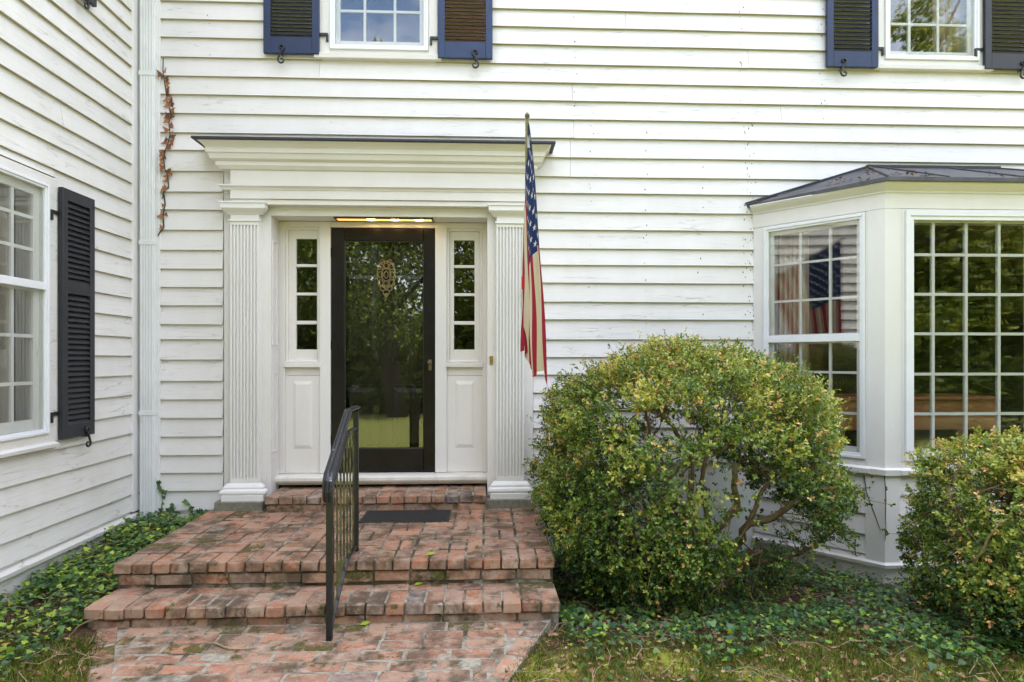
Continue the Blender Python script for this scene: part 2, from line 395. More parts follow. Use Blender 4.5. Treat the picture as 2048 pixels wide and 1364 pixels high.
def link(name, me, mat, parent=None):
    if mat and not me.materials: me.materials.append(MATS[mat])
    o = bpy.data.objects.new(name, me); COL.objects.link(o)
    if parent: attach(o, parent)
    return o
def world_loc(o):
    v = Vector((0, 0, 0))
    while o: v += o.location; o = o.parent
    return v
def attach(o, parent):
    """parent keeping the place (empties carry only a location)"""
    o.parent = parent; o.location = Vector(o.location) - world_loc(parent)
def empty(name, loc=(0, 0, 0), parent=None, label=None, cat=None, group=None, kind=None):
    o = bpy.data.objects.new(name, None); COL.objects.link(o); o.location = loc; o.empty_display_size = .1
    if parent: attach(o, parent)
    return tag(o, label, cat, group, kind)
def tag(o, label=None, cat=None, group=None, kind=None):
    for k, v in (('label', label), ('category', cat), ('group', group), ('kind', kind)):
        if v: o[k] = v
    return o
# ------------------------------------------------------------------ ground
def gz(x, y):
    """height of the ground"""
    sm = lambda q: (lambda t: t * t * (3 - 2 * t))(min(1, max(0, q)))
    near = min(1, max(0, (y + 2.1) / 1.9))
    left = -.02 + near * .16; right = -.03 - .15 * sm((y + 2.0) / 1.0)
    mid = -.022
    z = mid + (left - mid) * sm((-2.02 - x) / .16) + (right - mid) * sm((x - .05) / .25)
    if y < -2.0: z += (-.05 - z) * sm((-2.0 - y) / 1.5)
    if y < -5: z -= (-5 - y) * .012
    return z
def ground():
    xs = sorted(set([-60, -40, -25, -16, -10, -7] + [round(-5 + i * .25, 3) for i in range(45)] + [8, 11, 16, 25, 40, 60]))
    ys = sorted(set([-70, -50, -35, -25, -20, -16, -14] + [round(-12 + i * .5, 3) for i in range(17)] + [round(-4 + i * .2, 3) for i in range(31)] + [4, 8, 14, 25, 40, 70]))
    vs = [(x, y, gz(x, y) + (noise.noise(Vector((x * 3, y * 3, 0))) * .008 if abs(x) < 6 and y > -4 else 0)) for y in ys for x in xs]
    w = len(xs); fs = [(j * w + i, j * w + i + 1, (j + 1) * w + i + 1, (j + 1) * w + i) for j in range(len(ys) - 1) for i in range(w - 1)]
    me = bpy.data.meshes.new('ground'); me.from_pydata(vs, [], fs)
    for p in me.polygons: p.use_smooth = True
    tag(link('ground', me, 'soil'), kind='structure')
ground()

# ------------------------------------------------------------------ the house
HOUSE = empty('house', (0, 0, 0), label='white clapboard house with a front door surround, bay window and dark shutters', cat='house')
def su(fr, u, n=0.0):
    ox, oy = fr.o[0] + n * fr.nn[0], fr.o[1] + n * fr.nn[1]
    dx, dy = ray(u); sx, sy = fr.s
    det = sx * -dy + dx * sy; bx, by = -ox, -D - oy
    return (bx * -dy + dx * by) / det
def sz(fr, u, v, n=0.0):
    x, y, _ = fr.p(su(fr, u, n), n, 0); return zat(x, y, v)
A = lambda u, n=0.0: su(FRONT, u, n)
Z = lambda u, v, n=0.0: sz(FRONT, u, v, n)

def clapboard(fr, parent, a0, a1, z0, z1, mat, thick=.030):
    """one weatherboard: thick lower edge, thin top tucked under the next board"""
    k = max(2, int((a1 - a0) / .35)); h = z1 - z0
    pr = [(.003, z0), (thick, z0), (.0035 + .02 * .030 / (h + .02), z1), (.0018, z1 + .02), (-.008, z1 + .02)]
    vs = []; sd = random.random() * 50
    for i in range(k + 1):
        a = a0 + (a1 - a0) * i / k
        for q, (n, z) in enumerate(pr):
            w = noise.noise(Vector((a * 1.3 + sd, q * .0, sd))) * .0028 if q < 2 else 0
            wn = noise.noise(Vector((a * 1.9 - sd, 3.3, sd))) * .003 if q in (1,) else 0
            vs.append(fr.p(a, n + wn, z + w))
    m = len(pr); fs = [(i * m + j, i * m + (j + 1) % m, (i + 1) * m + (j + 1) % m, (i + 1) * m + j) for i in range(k) for j in range(m)]
    fs += [tuple(range(m))[::-1], tuple(range(k * m, k * m + m))]
    b = MB(); b.v = vs; b.f = fs
    o = b.build('clapboard', mat, parent); o.data.materials.append(MATS['shade_grime_edge'])
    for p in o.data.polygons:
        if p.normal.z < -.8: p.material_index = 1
    return o
def cut_row(spans, o0, o1):
    out = []
    for a, b in spans:
        if o1 <= a or o0 >= b: out.append((a, b)); continue
        if a < o0 - .02: out.append((a, o0))
        if b > o1 + .02: out.append((o1, b))
    return out
def siding(fr, parent, a0, a1, edges, openings, mat, joints=()):
    """edges: heights of the lower edges, bottom to top"""
    for i in range(len(edges) - 1):
        z0, z1 = edges[i], edges[i + 1]
        spans = [(a0, a1)]; extra = []
        for o in openings:
            if o[3] <= z0 + .004 or o[2] >= z1 - .004: continue
            spans = cut_row(spans, o[0], o[1])
            lo, hi = max(a0, o[0]), min(a1, o[1])
            if hi - lo > .03:
                if o[2] > z0 + .012: extra.append((lo, hi, z0, o[2] - .02))
                if o[3] < z1 - .012: extra.append((lo, hi, o[3], z1))
        for j in joints:
            if j[0] == i:
                spans = [q for s in spans for q in (((s[0], j[1] - .0012), (j[1] + .0012, s[1])) if s[0] + .1 < j[1] < s[1] - .1 else (s,))]
        for s in spans: clapboard(fr, parent, s[0], s[1], z0, z1, mat)
        for e in extra: clapboard(fr, parent, *e, mat)

# --- measured rows of the front clapboards
rows_top = [Z(1300, v) for v in (280.5, 243.5, 207, 171.5, 135, 97, 62, 27, -9, -45, -82, -118, -155, -192, -228, -265, -302, -340)]
rows_right = [Z(1300, v) for v in (714, 679, 639.5, 605, 567, 531.5, 499, 462, 427, 389.5, 357, 319)]
rows_right = [rows_right[0] - .145 * k for k in range(6, 0, -1)] + rows_right
rows_left = [Z(380, v) for v in (1019, 980, 944, 909, 872, 835, 798, 761.5, 719, 679, 649, 611, 575, 538, 501, 461, 421, 385, 344, 302)]
ZT = rows_top[0]
TOPZ = rows_top[-1]
FW = empty('front_wall', parent=HOUSE)
XR = 6.6                                   # right end of the house
# openings
w1 = dict(g=(A(672), A(848), Z(760, 95)), cas=(A(641), A(876)), sill=(A(632), A(884), Z(760, 124), Z(760, 111.5)))
w2 = dict(g=(A(1773), A(1942), Z(1857, 115)), cas=(A(1752), A(1972)), sill=(A(1743), A(1976), Z(1857, 145), Z(1857, 134)))
WTOP = w1['g'][2] + 1.46
ops_top = [(w1['cas'][0] + .02, w1['cas'][1] - .02, w1['sill'][2], WTOP + .08), (w2['cas'][0] + .02, w2['cas'][1] - .02, w2['sill'][2], WTOP + .08)]
x_post = A(324)
siding(FRONT, FW, x_post, XR, rows_top, ops_top, 'siding_paint',
       [(0, A(1147)), (1, A(1560)), (2, A(1144)), (3, A(640)), (4, A(1495)), (5, A(900)), (6, A(1250))])
XB0, XPR = A(1510), A(1066)
bay_top = Z(1510, 418)
siding(FRONT, FW, XPR, XR, rows_right + [ZT], [(XB0, XR + 1, -1, bay_top)], 'siding_paint', [(len(rows_right) - 1, A(1140)), (len(rows_right) - 2, A(1140))])
siding(FRONT, FW, x_post, A(448), rows_left[:-1] + [rows_left[-1], ZT], [], 'siding_paint')
# short pieces of wall seen above the door cornice
for z0, z1 in zip([Z(740, 340), Z(740, 305)], [Z(740, 305), ZT]): clapboard(FRONT, FW, A(448), XPR, z0, z1, 'siding_paint')
m = MB(); m.box(x_post - .15, A(448), -.05, .012, -.1, rows_left[0]); m.build('foundation', 'plinth_paint', FW)
m = MB(); m.box(A(308), x_post, -.02, .03, .02, TOPZ); m.build('corner_board', 'post_paint', FW, .003)
m = MB(); m.box(XPR, XB0 + .3, -.05, .008, -.4, rows_right[0]); m.build('foundation', 'plinth_paint', FW)

# dark putty marks over the nails, too small to pick apart
m = MB(); zz_ = rows_right + rows_top[:9]
for z0, z1 in zip(zz_[:-1], zz_[1:]):
    for a_ in [A(u) for u in (1180, 1290, 1400, 1486, 1496, 1504)] if z0 < rows_top[1] else [A(u) for u in (420, 1150, 1480, 1640)]:
        for q in range(random.choice((0, 0, 1, 1, 2)) if a_ < A(1480) else random.choice((1, 2, 3))):
            t = random.uniform(.08, .9); a = a_ + random.gauss(0, .012); r = random.uniform(.0035, .007); n = .030 * (1 - t) + .0055 * t
            m.add([(a + r * math.cos(k) * .8, -n - .0025, z0 + (z1 - z0) * t + r * math.sin(k) * 1.3) for k in (0, 1.05, 2.1, 3.14, 4.2, 5.25)], [(0, 1, 2, 3, 4, 5)])
tag(m.build('nail_marks', 'nail_putty', FW), kind='stuff')

# --- wing wall on the left
WW = empty('wing_wall', parent=HOUSE)
wv = (1023, 988.6, 948, 907, 866.5, 828, 790, 750, 711, 674, 634, 595.5, 556.6, 517.7, 479.3, 442, 405.6, 366, 327.6, 287, 248.5, 209, 169.3, 132, 94.6, 58, 21, -17, -55, -93, -131, -170, -210, -250, -290, -330, -370)
rows_wing = [sz(WING, 256, v) for v in wv]
WEND = -3.6
s_r = su(WING, 257)
gw = dict(a1=su(WING, 94, .05), z1=sz(WING, 94, 377, .05), z0=sz(WING, 94, 858, .05), m0=sz(WING, 94, 580, .05), m1=sz(WING, 94, 565, .05))
gw['a0'] = gw['a1'] - .82
cw = su(WING, 116, .034)
sill_w = (sz(WING, 117, 893, .06), sz(WING, 117, 882, .06))
siding(WING, WW, WEND, s_r, rows_wing, [(gw['a0'] - .11, cw - .01, sill_w[0] + .01, gw['z1'] + .10)], 'wing_paint', [(22, -.95), (20, -.55), (18, su(WING, 118)), (25, -.8)])
m = MB(WING); m.box(s_r, su(WING, 271.5), -.02, .034, sz(WING, 262, 1023), TOPZ); m.box(su(WING, 271.5), su(WING, 274.2), -.02, .055, sz(WING, 262, 1023), TOPZ)
m.build('corner_board', 'post_paint', WW, .003)
zt = sz(WING, 257, 1032)
m = MB(WING); m.prof(WEND, -.01, [(.0, zt - .028), (.052, zt - .030), (.056, zt - .006), (.02, zt + .012), (0, zt + .012)]); m.build('water_table', 'wing_paint', WW)
m = MB(WING); m.box(WEND, s_r, -.02, .0135, zt - .03, rows_wing[0] + .02); m.build('starter_board', 'wing_paint', WW)
m = MB(WING); m.box(WEND, -.012, -.05, .014, -.2, zt - .028); m.build('skirt_board', 'wing_paint', WW)
m = MB(WING); m.box(WEND - .02, WEND, -.3, .03, -.2, TOPZ); m.box(WEND - .02, WEND, -5, -.3, -.2, TOPZ); m.build('wing_end_wall', 'siding_paint', WW)

# --- the body of the house behind and above what is in view
m = MB(); yb = 8.2
m.box(XR - .1, XR, -yb, -.02, -.4, TOPZ); m.box(XL - 5, XR, -yb - .1, -yb, -.4, TOPZ); m.box(XL - 5.1, XL - 5, -yb, 3.6, -.4, TOPZ); m.build('outer_wall', 'siding_paint', HOUSE)
rz = TOPZ - .05; ridge = rz + 2.6
m = MB(); m.prof(XL - .3, XR + .3, [(.36, rz - .12), (.36, rz), (-4.1, ridge), (-8.7, rz), (-8.7, rz - .12), (-4.1, ridge - .15)]); m.build('main_roof', 'roof_metal', HOUSE)
m = MB(Fr((XL, 0), (0, 1))); m.prof(-3.95, 8.4, [(.36, rz - .14), (.36, rz - .02), (-2.5, ridge - .6), (-5.4, rz), (-5.4, rz - .12), (-2.5, ridge - .75)]); m.build('wing_roof', 'roof_metal', HOUSE)

# ------------------------------------------------------------------ windows
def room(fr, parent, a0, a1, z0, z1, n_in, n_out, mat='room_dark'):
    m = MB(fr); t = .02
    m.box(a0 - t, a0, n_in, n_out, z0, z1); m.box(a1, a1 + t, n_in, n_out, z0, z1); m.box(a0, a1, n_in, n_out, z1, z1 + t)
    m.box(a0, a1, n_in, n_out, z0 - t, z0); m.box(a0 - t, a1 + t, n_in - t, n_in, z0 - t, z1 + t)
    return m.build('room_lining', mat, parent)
def window(fr, a0, a1, z0, z1, cols, rws, cas, sill, meet=None, storm=.030, n_s=.050, deep=.9, cas_top=.09, mat='trim_paint', name='window', mun=.020, sash=.035, room_=True, casing=True):
    """storm frame and pane in front; sash, glazing bars and panes behind; casing and sill round it"""
    w = empty(name, parent=HOUSE)
    f = .03
    if casing:
        m = MB(fr); m.box(cas[0], a0 - storm, -.02, n_s - .016, sill[1], z1 + cas_top); m.box(a1 + storm, cas[1], -.02, n_s - .016, sill[1], z1 + cas_top)
        m.box(a0 - storm, a1 + storm, -.02, n_s - .016, z1 + storm, z1 + cas_top); m.box(a0 - storm, a1 + storm, -.02, n_s - .018, sill[1], z0 - storm)
        m.build('casing', mat, w, .003)
        m = MB(fr); m.prof(sill[2] if len(sill) > 2 else cas[0] - .02, sill[3] if len(sill) > 3 else cas[1] + .02, [(-.02, sill[0]), (.062, sill[0]), (.066, sill[1] - .012), (.03, sill[1] + .002), (-.02, sill[1] + .002)]); m.build('sill', mat, w, .002)
    m = MB(fr); m.ring(a0 - storm, a1 + storm, z0 - storm, z1 + storm, storm * .55, n_s - .024, n_s); m.ring(a0 - storm * .45, a1 + storm * .45, z0 - storm * .45, z1 + storm * .45, storm * .45, n_s - .03, n_s - .008)
    if meet: m.box(a0, a1, n_s - .032, n_s - .004, meet[0], meet[1])
    m.build('storm_frame', 'storm_metal', w, .0015)
    for q0, q1 in ([(z0, meet[0]), (meet[1], z1)] if meet else [(z0, z1)]):
        m = MB(fr); m.box(a0, a1, n_s - .023, n_s - .020, q0, q1); m.build('storm_pane', 'storm_glass', w)
    ns = n_s - .058
    m = MB(fr); m.box(a0 - .06, a0, -.14, n_s - .032, z0 - .05, z1 + .05); m.box(a1, a1 + .06, -.14, n_s - .032, z0 - .05, z1 + .05)
    m.box(a0, a1, -.14, n_s - .032, z1, z1 + .05); m.box(a0, a1, -.14, n_s - .032, z0 - .05, z0); m.build('jamb', 'sash_paint', w)
    m = MB(fr); m.box(a0, a0 + sash, ns - .022, ns + .012, z0, z1); m.box(a1 - sash, a1, ns - .022, ns + .012, z0, z1)
    m.box(a0 + sash, a1 - sash, ns - .022, ns + .012, z0, z0 + sash * 1.3); m.box(a0 + sash, a1 - sash, ns - .022, ns + .012, z1 - sash, z1)
    if meet: m.box(a0 + sash, a1 - sash, ns - .022, ns + .014, meet[0] - .012, meet[1] + .008)
    m.build('sash', 'sash_paint', w, .0015)
    A0, A1, B0, B1 = a0 + sash, a1 - sash, z0 + sash * 1.3, z1 - sash
    for c in cols: m = MB(fr); m.box(c - mun / 2, c + mun / 2, ns - .016, ns + .008, B0, B1); m.build('glazing_bar', 'sash_paint', w)
    for r in rws: m = MB(fr); m.box(A0, A1, ns - .015, ns + .007, r - mun / 2, r + mun / 2); m.build('glazing_bar', 'sash_paint', w)
    ca = [A0] + list(cols) + [A1]
    cz = sorted([B0] + list(rws) + ([(meet[0] + meet[1]) / 2] if meet else []) + [B1])
    for i in range(len(ca) - 1):
        for j in range(len(cz) - 1):
            m = MB(fr); m.box(ca[i] + .002, ca[i + 1] - .002, ns - .005, ns - .002, cz[j] + .002, cz[j + 1] - .002)
            o = m.build('pane', 'window_glass', w)
    if room_: room(fr, w, a0 - .8, a1 + .8, z0 - .5, z1 + .3, -.14 - deep * 2, -.141)
    return w
def fr_rows(z0, z1, n): return [z0 + (z1 - z0) * k / n for k in range(1, n)]

g1 = w1['g']; zc = g1[2] + .75
window(FRONT, g1[0], g1[1], g1[2], WTOP, [A(731, -.03), A(791, -.03)], [Z(760, 27, -.03), Z(760, -45, -.03), zc + .22, zc + .45], w1['cas'], (w1['sill'][2], w1['sill'][3], w1['sill'][0], w1['sill'][1]), (zc, zc + .03), storm=.038)
g2 = w2['g']
window(FRONT, g2[0], g2[1], g2[2], WTOP, [A(1814, -.03), A(1871, -.03)], [Z(1857, 53, -.03), Z(1857, -20, -.03), zc + .22, zc + .45], w2['cas'], (w2['sill'][2], w2['sill'][3], w2['sill'][0], w2['sill'][1]), (zc, zc + .03), storm=.038)
wa, wb = gw['a0'], gw['a1']
wmz = (gw['m0'], gw['m1'])
window(WING, wa, wb, gw['z0'], gw['z1'], [wb - .215, wb - .43, wb - .64], fr_rows(gw['z0'], wmz[0], 3) + fr_rows(wmz[1], gw['z1'], 3), (wa - .13, cw), (sill_w[0], sill_w[1], wa - .15, su(WING, 118, .06)), wmz, storm=.03, sash=.05, mat='wing_paint')
# upper wing window is out of view above; only the foot of its shutter shows

# ------------------------------------------------------------------ shutters
def spiral_hook(fr, parent, a, z, n, flip=1, h=.13, mat='iron'):
    """wrought S scroll that holds a shutter back"""
    pts = []
    def sp(ca, cz, r0, a0, turns, sgn):
        out = []
        for i in range(13):
            t = i / 12; an = a0 + sgn * turns * 2 * math.pi * t; r = r0 * (1 - .72 * t)
            out.append((ca + r * math.cos(an) * flip, cz + r * math.sin(an)))
        return out
    r = h * .17
    top = sp(a, z + h * .30, r, -math.pi * .65, .95, -1)[::-1]
    bot = sp(a - .004 * flip, z - h * .33, r * 1.15, math.pi * .25, 1.0, -1)
    line = top + [(a + .004 * flip, z + h * .02)] + bot
    m = MB(); m.tube([fr.p(x, n, zz) for x, zz in line], [.0045 + .0035 * math.sin(math.pi * i / (len(line) - 1)) for i in range(len(line))], 6)
    m.tube([fr.p(a, .0, z), fr.p(a, n, z)], .005, 6)
    return m.build('shutter_hook', mat, parent, smooth=True)
def shutter(fr, a0, a1, z0, z1, mat, slat_mat, pitch, n0=.045, th=.032, stile=.055, rails=(.13, .075, .085), mid=None, tilt=.55, hinge_side=1, hook=None, closed=False):
    s = empty('shutter', parent=HOUSE)
    for q0, q1 in ((a0, a0 + stile), (a1 - stile, a1)):
        m = MB(fr); m.box(q0, q1, n0, n0 + th, z0, z1); m.build('stile', mat, s, .0025)
    rb = [(z0, z0 + rails[0])] + ([(mid, mid + rails[1])] if mid else []) + [(z1 - rails[2], z1)]
    for q0, q1 in rb:
        m = MB(fr); m.box(a0 + stile, a1 - stile, n0 + .001, n0 + th - .001, q0, q1); m.build('rail', mat, s, .002)
    proto = None
    for (_, q0), (q1, _) in zip(rb[:-1], rb[1:]):
        k = int((q1 - q0) / pitch); p = (q1 - q0) / k
        for i in range(k):
            zc_ = q0 + p * (i + .5)
            if proto is None:
                m = MB(fr); dz, dn = p * tilt, th * .36; t = .0035
                nc = n0 + th / 2
                m.prof(a0 + stile - .004, a1 - stile + .004, [(nc + dn, zc_ - dz - t), (nc + dn + .003, zc_ - dz + t * .6), (nc - dn, zc_ + dz + t), (nc - dn - .003, zc_ + dz - t)])
                proto = m.build('slat', slat_mat, s); pz = zc_
            else:
                c = proto.copy(); COL.objects.link(c); c.location = Vector(proto.location) + Vector((0, 0, zc_ - pz))
    for zz in (z0 + .17, z1 - .17):
        m = MB(fr)
        e = a1 if hinge_side > 0 else a0
        m.box(min(e, e + .06 * hinge_side), max(e, e + .06 * hinge_side), n0 - .006, n0 + .006, zz - .012, zz + .012)
        m.box(min(e + .05 * hinge_side, e + .066 * hinge_side), max(e + .05 * hinge_side, e + .066 * hinge_side), n0 - .012, n0 + .008, zz - .055, zz + .010)
        m.build('hinge', 'iron', s, .002)
    m = MB(fr); m.box(a0 + .03, a0 + .05, 0.02, n0, z0 + .1, z0 + .12); m.box(a1 - .05, a1 - .03, .02, n0, z0 + .1, z0 + .12); m.build('standoff', 'iron', s)
    if hook: spiral_hook(fr, s, hook[0], z0 - .005, n0 + th + .006, hook[1], hook[2])
    return s
ss = .066
shutter(FRONT, A(527, .07), A(638, .07), Z(580, 107, .07), WTOP + .05, 'navy_paint', 'slat_paint', .0285, hook=(A(563, .07), -1, .16), tilt=.42)
shutter(FRONT, A(876, .07), A(985, .07), Z(930, 116.5, .07), WTOP + .05, 'navy_bright_paint', 'brown_slat_paint', .0285, hinge_side=-1, hook=(A(951, .07), 1, .16), tilt=.42)
shutter(FRONT, A(1654, .07), A(1756, .07), Z(1705, 134, .07), WTOP + .05, 'navy_paint', 'slat_paint', .034, hook=(A(1686, .07), -1, .16), tilt=.40)
shutter(FRONT, A(1970, .07), A(2076, .07), Z(2010, 138, .07), WTOP + .05, 'black_paint', 'black_paint', .034, hinge_side=-1, hook=(A(2044, .07), -1, .16), tilt=.40)
n_w = .075
shutter(WING, su(WING, 127, n_w), su(WING, 191, n_w), sz(WING, 160, 873.5, n_w), sz(WING, 160, 387, n_w), 'black_paint', 'black_paint', .0345, n0=n_w - .035, stile=.05, mid=sz(WING, 160, 590, n_w), hinge_side=-1, hook=(su(WING, 176, n_w), 1, .15), rails=(.09, .075, .075))
shutter(WING, su(WING, 195, n_w) - .42, su(WING, 195, n_w), sz(WING, 195, 15, n_w), sz(WING, 195, 15, n_w) + 1.4, 'black_paint', 'black_paint', .0345, n0=n_w - .035, stile=.05, hinge_side=-1, hook=(su(WING, 172, n_w), 1, .15), rails=(.09, .075, .075))

# ------------------------------------------------------------------ downspout in the corner
m = MB(); d0, d1 = A(278, .09), A(308, .09); zb = Z(292, 1040, .08)
m.box(d0, d1, .02, .084, zb, TOPZ)
for k in range(5):
    c = d0 + (d1 - d0) * (k + .7) / 5.4; m.box(c - .0055, c + .0055, .084, .090, zb, TOPZ)
ds = m.build('downspout', 'downspout_paint', HOUSE, .0025)
for v in (489, 831, 150):
    m = MB(); z = Z(292, v, .09); m.box(d0 - .003, d1 + .003, .022, .0925, z, z + .035); m.build('downspout_collar', 'downspout_paint', ds, .002)

# ------------------------------------------------------------------ door surround
DS = empty('door_surround', parent=HOUSE)
zb_ = lambda v: Z(740, v, .13)
N0 = .03
a_l, a_r = A(448, N0), A(1066, N0)
# backing boards beside the pilasters and the casing round the recess
ro, ri = A(542, N0), A(974.5, N0); zo = Z(740, 433, N0)
zbase = Z(480, 1005.5, .2)
m = MB(); m.box(a_l, ro, -.16, N0, zbase, Z(500, 345, N0)); m.build('backing_board', 'post_paint', DS, .002)
m = MB(); m.box(ri, a_r, -.16, N0, zbase, Z(500, 345, N0)); m.build('backing_board', 'post_paint', DS, .002)
m = MB(); m.box(ro, ri, -.16, N0, zo, Z(740, 345, N0)); m.build('head_board', 'trim_paint', DS, .002)
# reveal panel mouldings
YD = .17; nd = -YD
m = MB(Fr((ro, 0), (0, 1)))
for q0, q1 in ((Z(548, 905), Z(548, 745)), (Z(548, 690), Z(548, 480))): m.ring(.0, .11, q0, q1, .012, -.001, .007)
m.build('reveal_moulding', 'trim_paint', DS)
# entablature
def run(name, n, v0, v1, ex=.0, mat='trim_paint'):
    m = MB(); x0, x1 = A(459, .13) - ex, A(1050, .13) + ex
    m.box(x0, x1, N0, n, zb_(v1), zb_(v0)); m.build(name, mat, DS, .002)
run('frieze', .115, 335, 372); run('architrave', .120, 381.5, 399); run('lower_architrave', .106, 399.3, 409.5)
m = MB(); z0, z1 = zb_(381.5), zb_(372)
x0, x1 = A(459, .13), A(1050, .13)
m.sweep_ret(x0 + .03, x1 - .03, [(N0, z1), (.146, z1), (.146, z1 - .012), (.138, z1 - .016), (.128, z1 - .026), (.124, z0), (N0, z0)]); m.build('taenia_moulding', 'trim_paint', DS)
zz = [Z(740, v, .2) for v in (284, 299, 308, 323, 329, 336)]
m = MB(); m.sweep_ret(x0 + .02, x1 - .02, [(N0, zz[0]), (.262, zz[0]), (.258, zz[0] - .012), (.236, zz[0] - .022), (.214, zz[1] + .012), (.205, zz[1]), (.205, zz[2]), (.196, zz[2]), (.180, zz[3] + .018), (.150, zz[3] + .004), (.150, zz[4]), (.128, zz[5]), (N0, zz[5])]); m.build('cornice', 'trim_paint', DS)
zf = Z(740, 283.5, .25)
m = MB(); m.sweep_ret(x0 + .02, x1 - .02, [(N0, zf + .045), (.278, zf + .017), (.280, zf + .002), (.266, zf - .001), (N0, zf - .001)]); m.build('cornice_flashing', 'lead_flashing', DS)
# pilasters
def pilaster(u0, u1):
    p = empty('pilaster', parent=DS)
    n1 = .100; s0, s1 = A(u0, n1), A(u1, n1)
    Zp = lambda v, n=n1: Z(490, v, n)
    zs0, zs1 = Zp(968), Zp(441)
    f0, f1 = Zp(957.5), Zp(449.5)
    def bx(name, a0, a1, na, z0, z1, bev=.002): m = MB(); m.box(a0, a1, N0, na, z0, z1); return m.build(name, 'pilaster_paint', p, bev)
    m = MB(); m.box(s0, s1, N0, n1 - .018, zs0, zs1); m.box(s0, s1, n1 - .018, n1, zs0, f0); m.box(s0, s1, n1 - .018, n1, f1, zs1)
    k = 8; w = (s1 - s0); pitch = w / (k + .55); fl = pitch * .60
    edges = [s0] + [q for i in range(k) for q in (s0 + pitch * (i + .775) - fl / 2, s0 + pitch * (i + .775) + fl / 2)] + [s1]
    for i in range(0, len(edges), 2): m.box(edges[i], edges[i + 1], n1 - .018, n1, f0, f1)
    m.build('shaft', 'pilaster_paint', p, .0)
    c = .008
    m = MB(); m.sweep_ret(s0, s1, [(n1, Zp(439)), (n1 + .012, Zp(439)), (n1 + .012, Zp(442)), (n1 + .003, Zp(444)), (n1, Zp(444))]); m.build('astragal', 'pilaster_paint', p)
    bx('necking', s0, s1, n1 - .001, Zp(440), Zp(428))
    m = MB(); m.sweep_ret(s0 + .001, s1 - .001, [(n1 - .02, Zp(405)), (n1 + .052, Zp(405)), (n1 + .052, Zp(408)), (n1 + .044, Zp(409)), (n1 + .044, Zp(418)), (n1 + .034, Zp(421)), (n1 + .008, Zp(427)), (n1 + .004, Zp(429)), (n1 - .02, Zp(429))]); m.build('capital', 'pilaster_paint', p)
    m = MB(); m.sweep_ret(s0 + .001, s1 - .001, [(n1 - .02, Zp(966)), (n1 + .006, Zp(967)), (n1 + .024, Zp(972)), (n1 + .028, Zp(974)), (n1 + .026, Zp(977)), (n1 + .034, Zp(978)), (n1 + .046, Zp(980)), (n1 + .050, Zp(984)), (n1 + .046, Zp(987)), (n1 + .036, Zp(988.5)), (n1 - .02, Zp(989))]); m.build('base_moulding', 'pilaster_paint', p)
    bx('plinth', s0 - .052, s1 + .052, n1 + .055, Zp(1005), Zp(988.5), .003)
    m = MB(); m.box(s0 - .09, s1 + .055 if u0 < 700 else s1 + .09, -.0, n1 + .085, .2, zbase); m.build('stone_base', 'concrete', p, .004)
pilaster(460.5, 517.5); pilaster(993, 1048)

# --- the recess: frame, sidelights, storm door, inner door
DF = empty('door_frame', parent=HOUSE)
Ad = lambda u: A(u, nd); Zd = lambda v, u=760: Z(u, v, nd)
z_hd = Zd(455); z_ft = Zd(945.5)
def post(u0, u1, n=nd, mat='pilaster_paint', z0=z_ft, z1=zo): m = MB(); m.box(Ad(u0), Ad(u1), n - .10, n, z0, z1); return m.build('mullion', mat, DF, .002)
m = MB(); m.box(ro - .02, Ad(570), nd - .1, nd, z_ft, zo); m.build('jamb', 'trim_paint', DF, .002)
m = MB(); m.box(Ad(965), ri + .03, nd - .1, nd, z_ft, zo); m.build('jamb', 'trim_paint', DF, .002)
post(640, 661, nd + .006); post(870.5, 893.5, nd + .006)
m = MB(); m.box(Ad(570), Ad(640), nd - .1, nd, Zd(455), zo); m.box(Ad(893.5), Ad(965), nd - .1, nd, Zd(455), zo); m.box(Ad(661), Ad(870.5), nd - .1, nd, z_hd, zo); m.build('head', 'trim_paint', DF, .002)
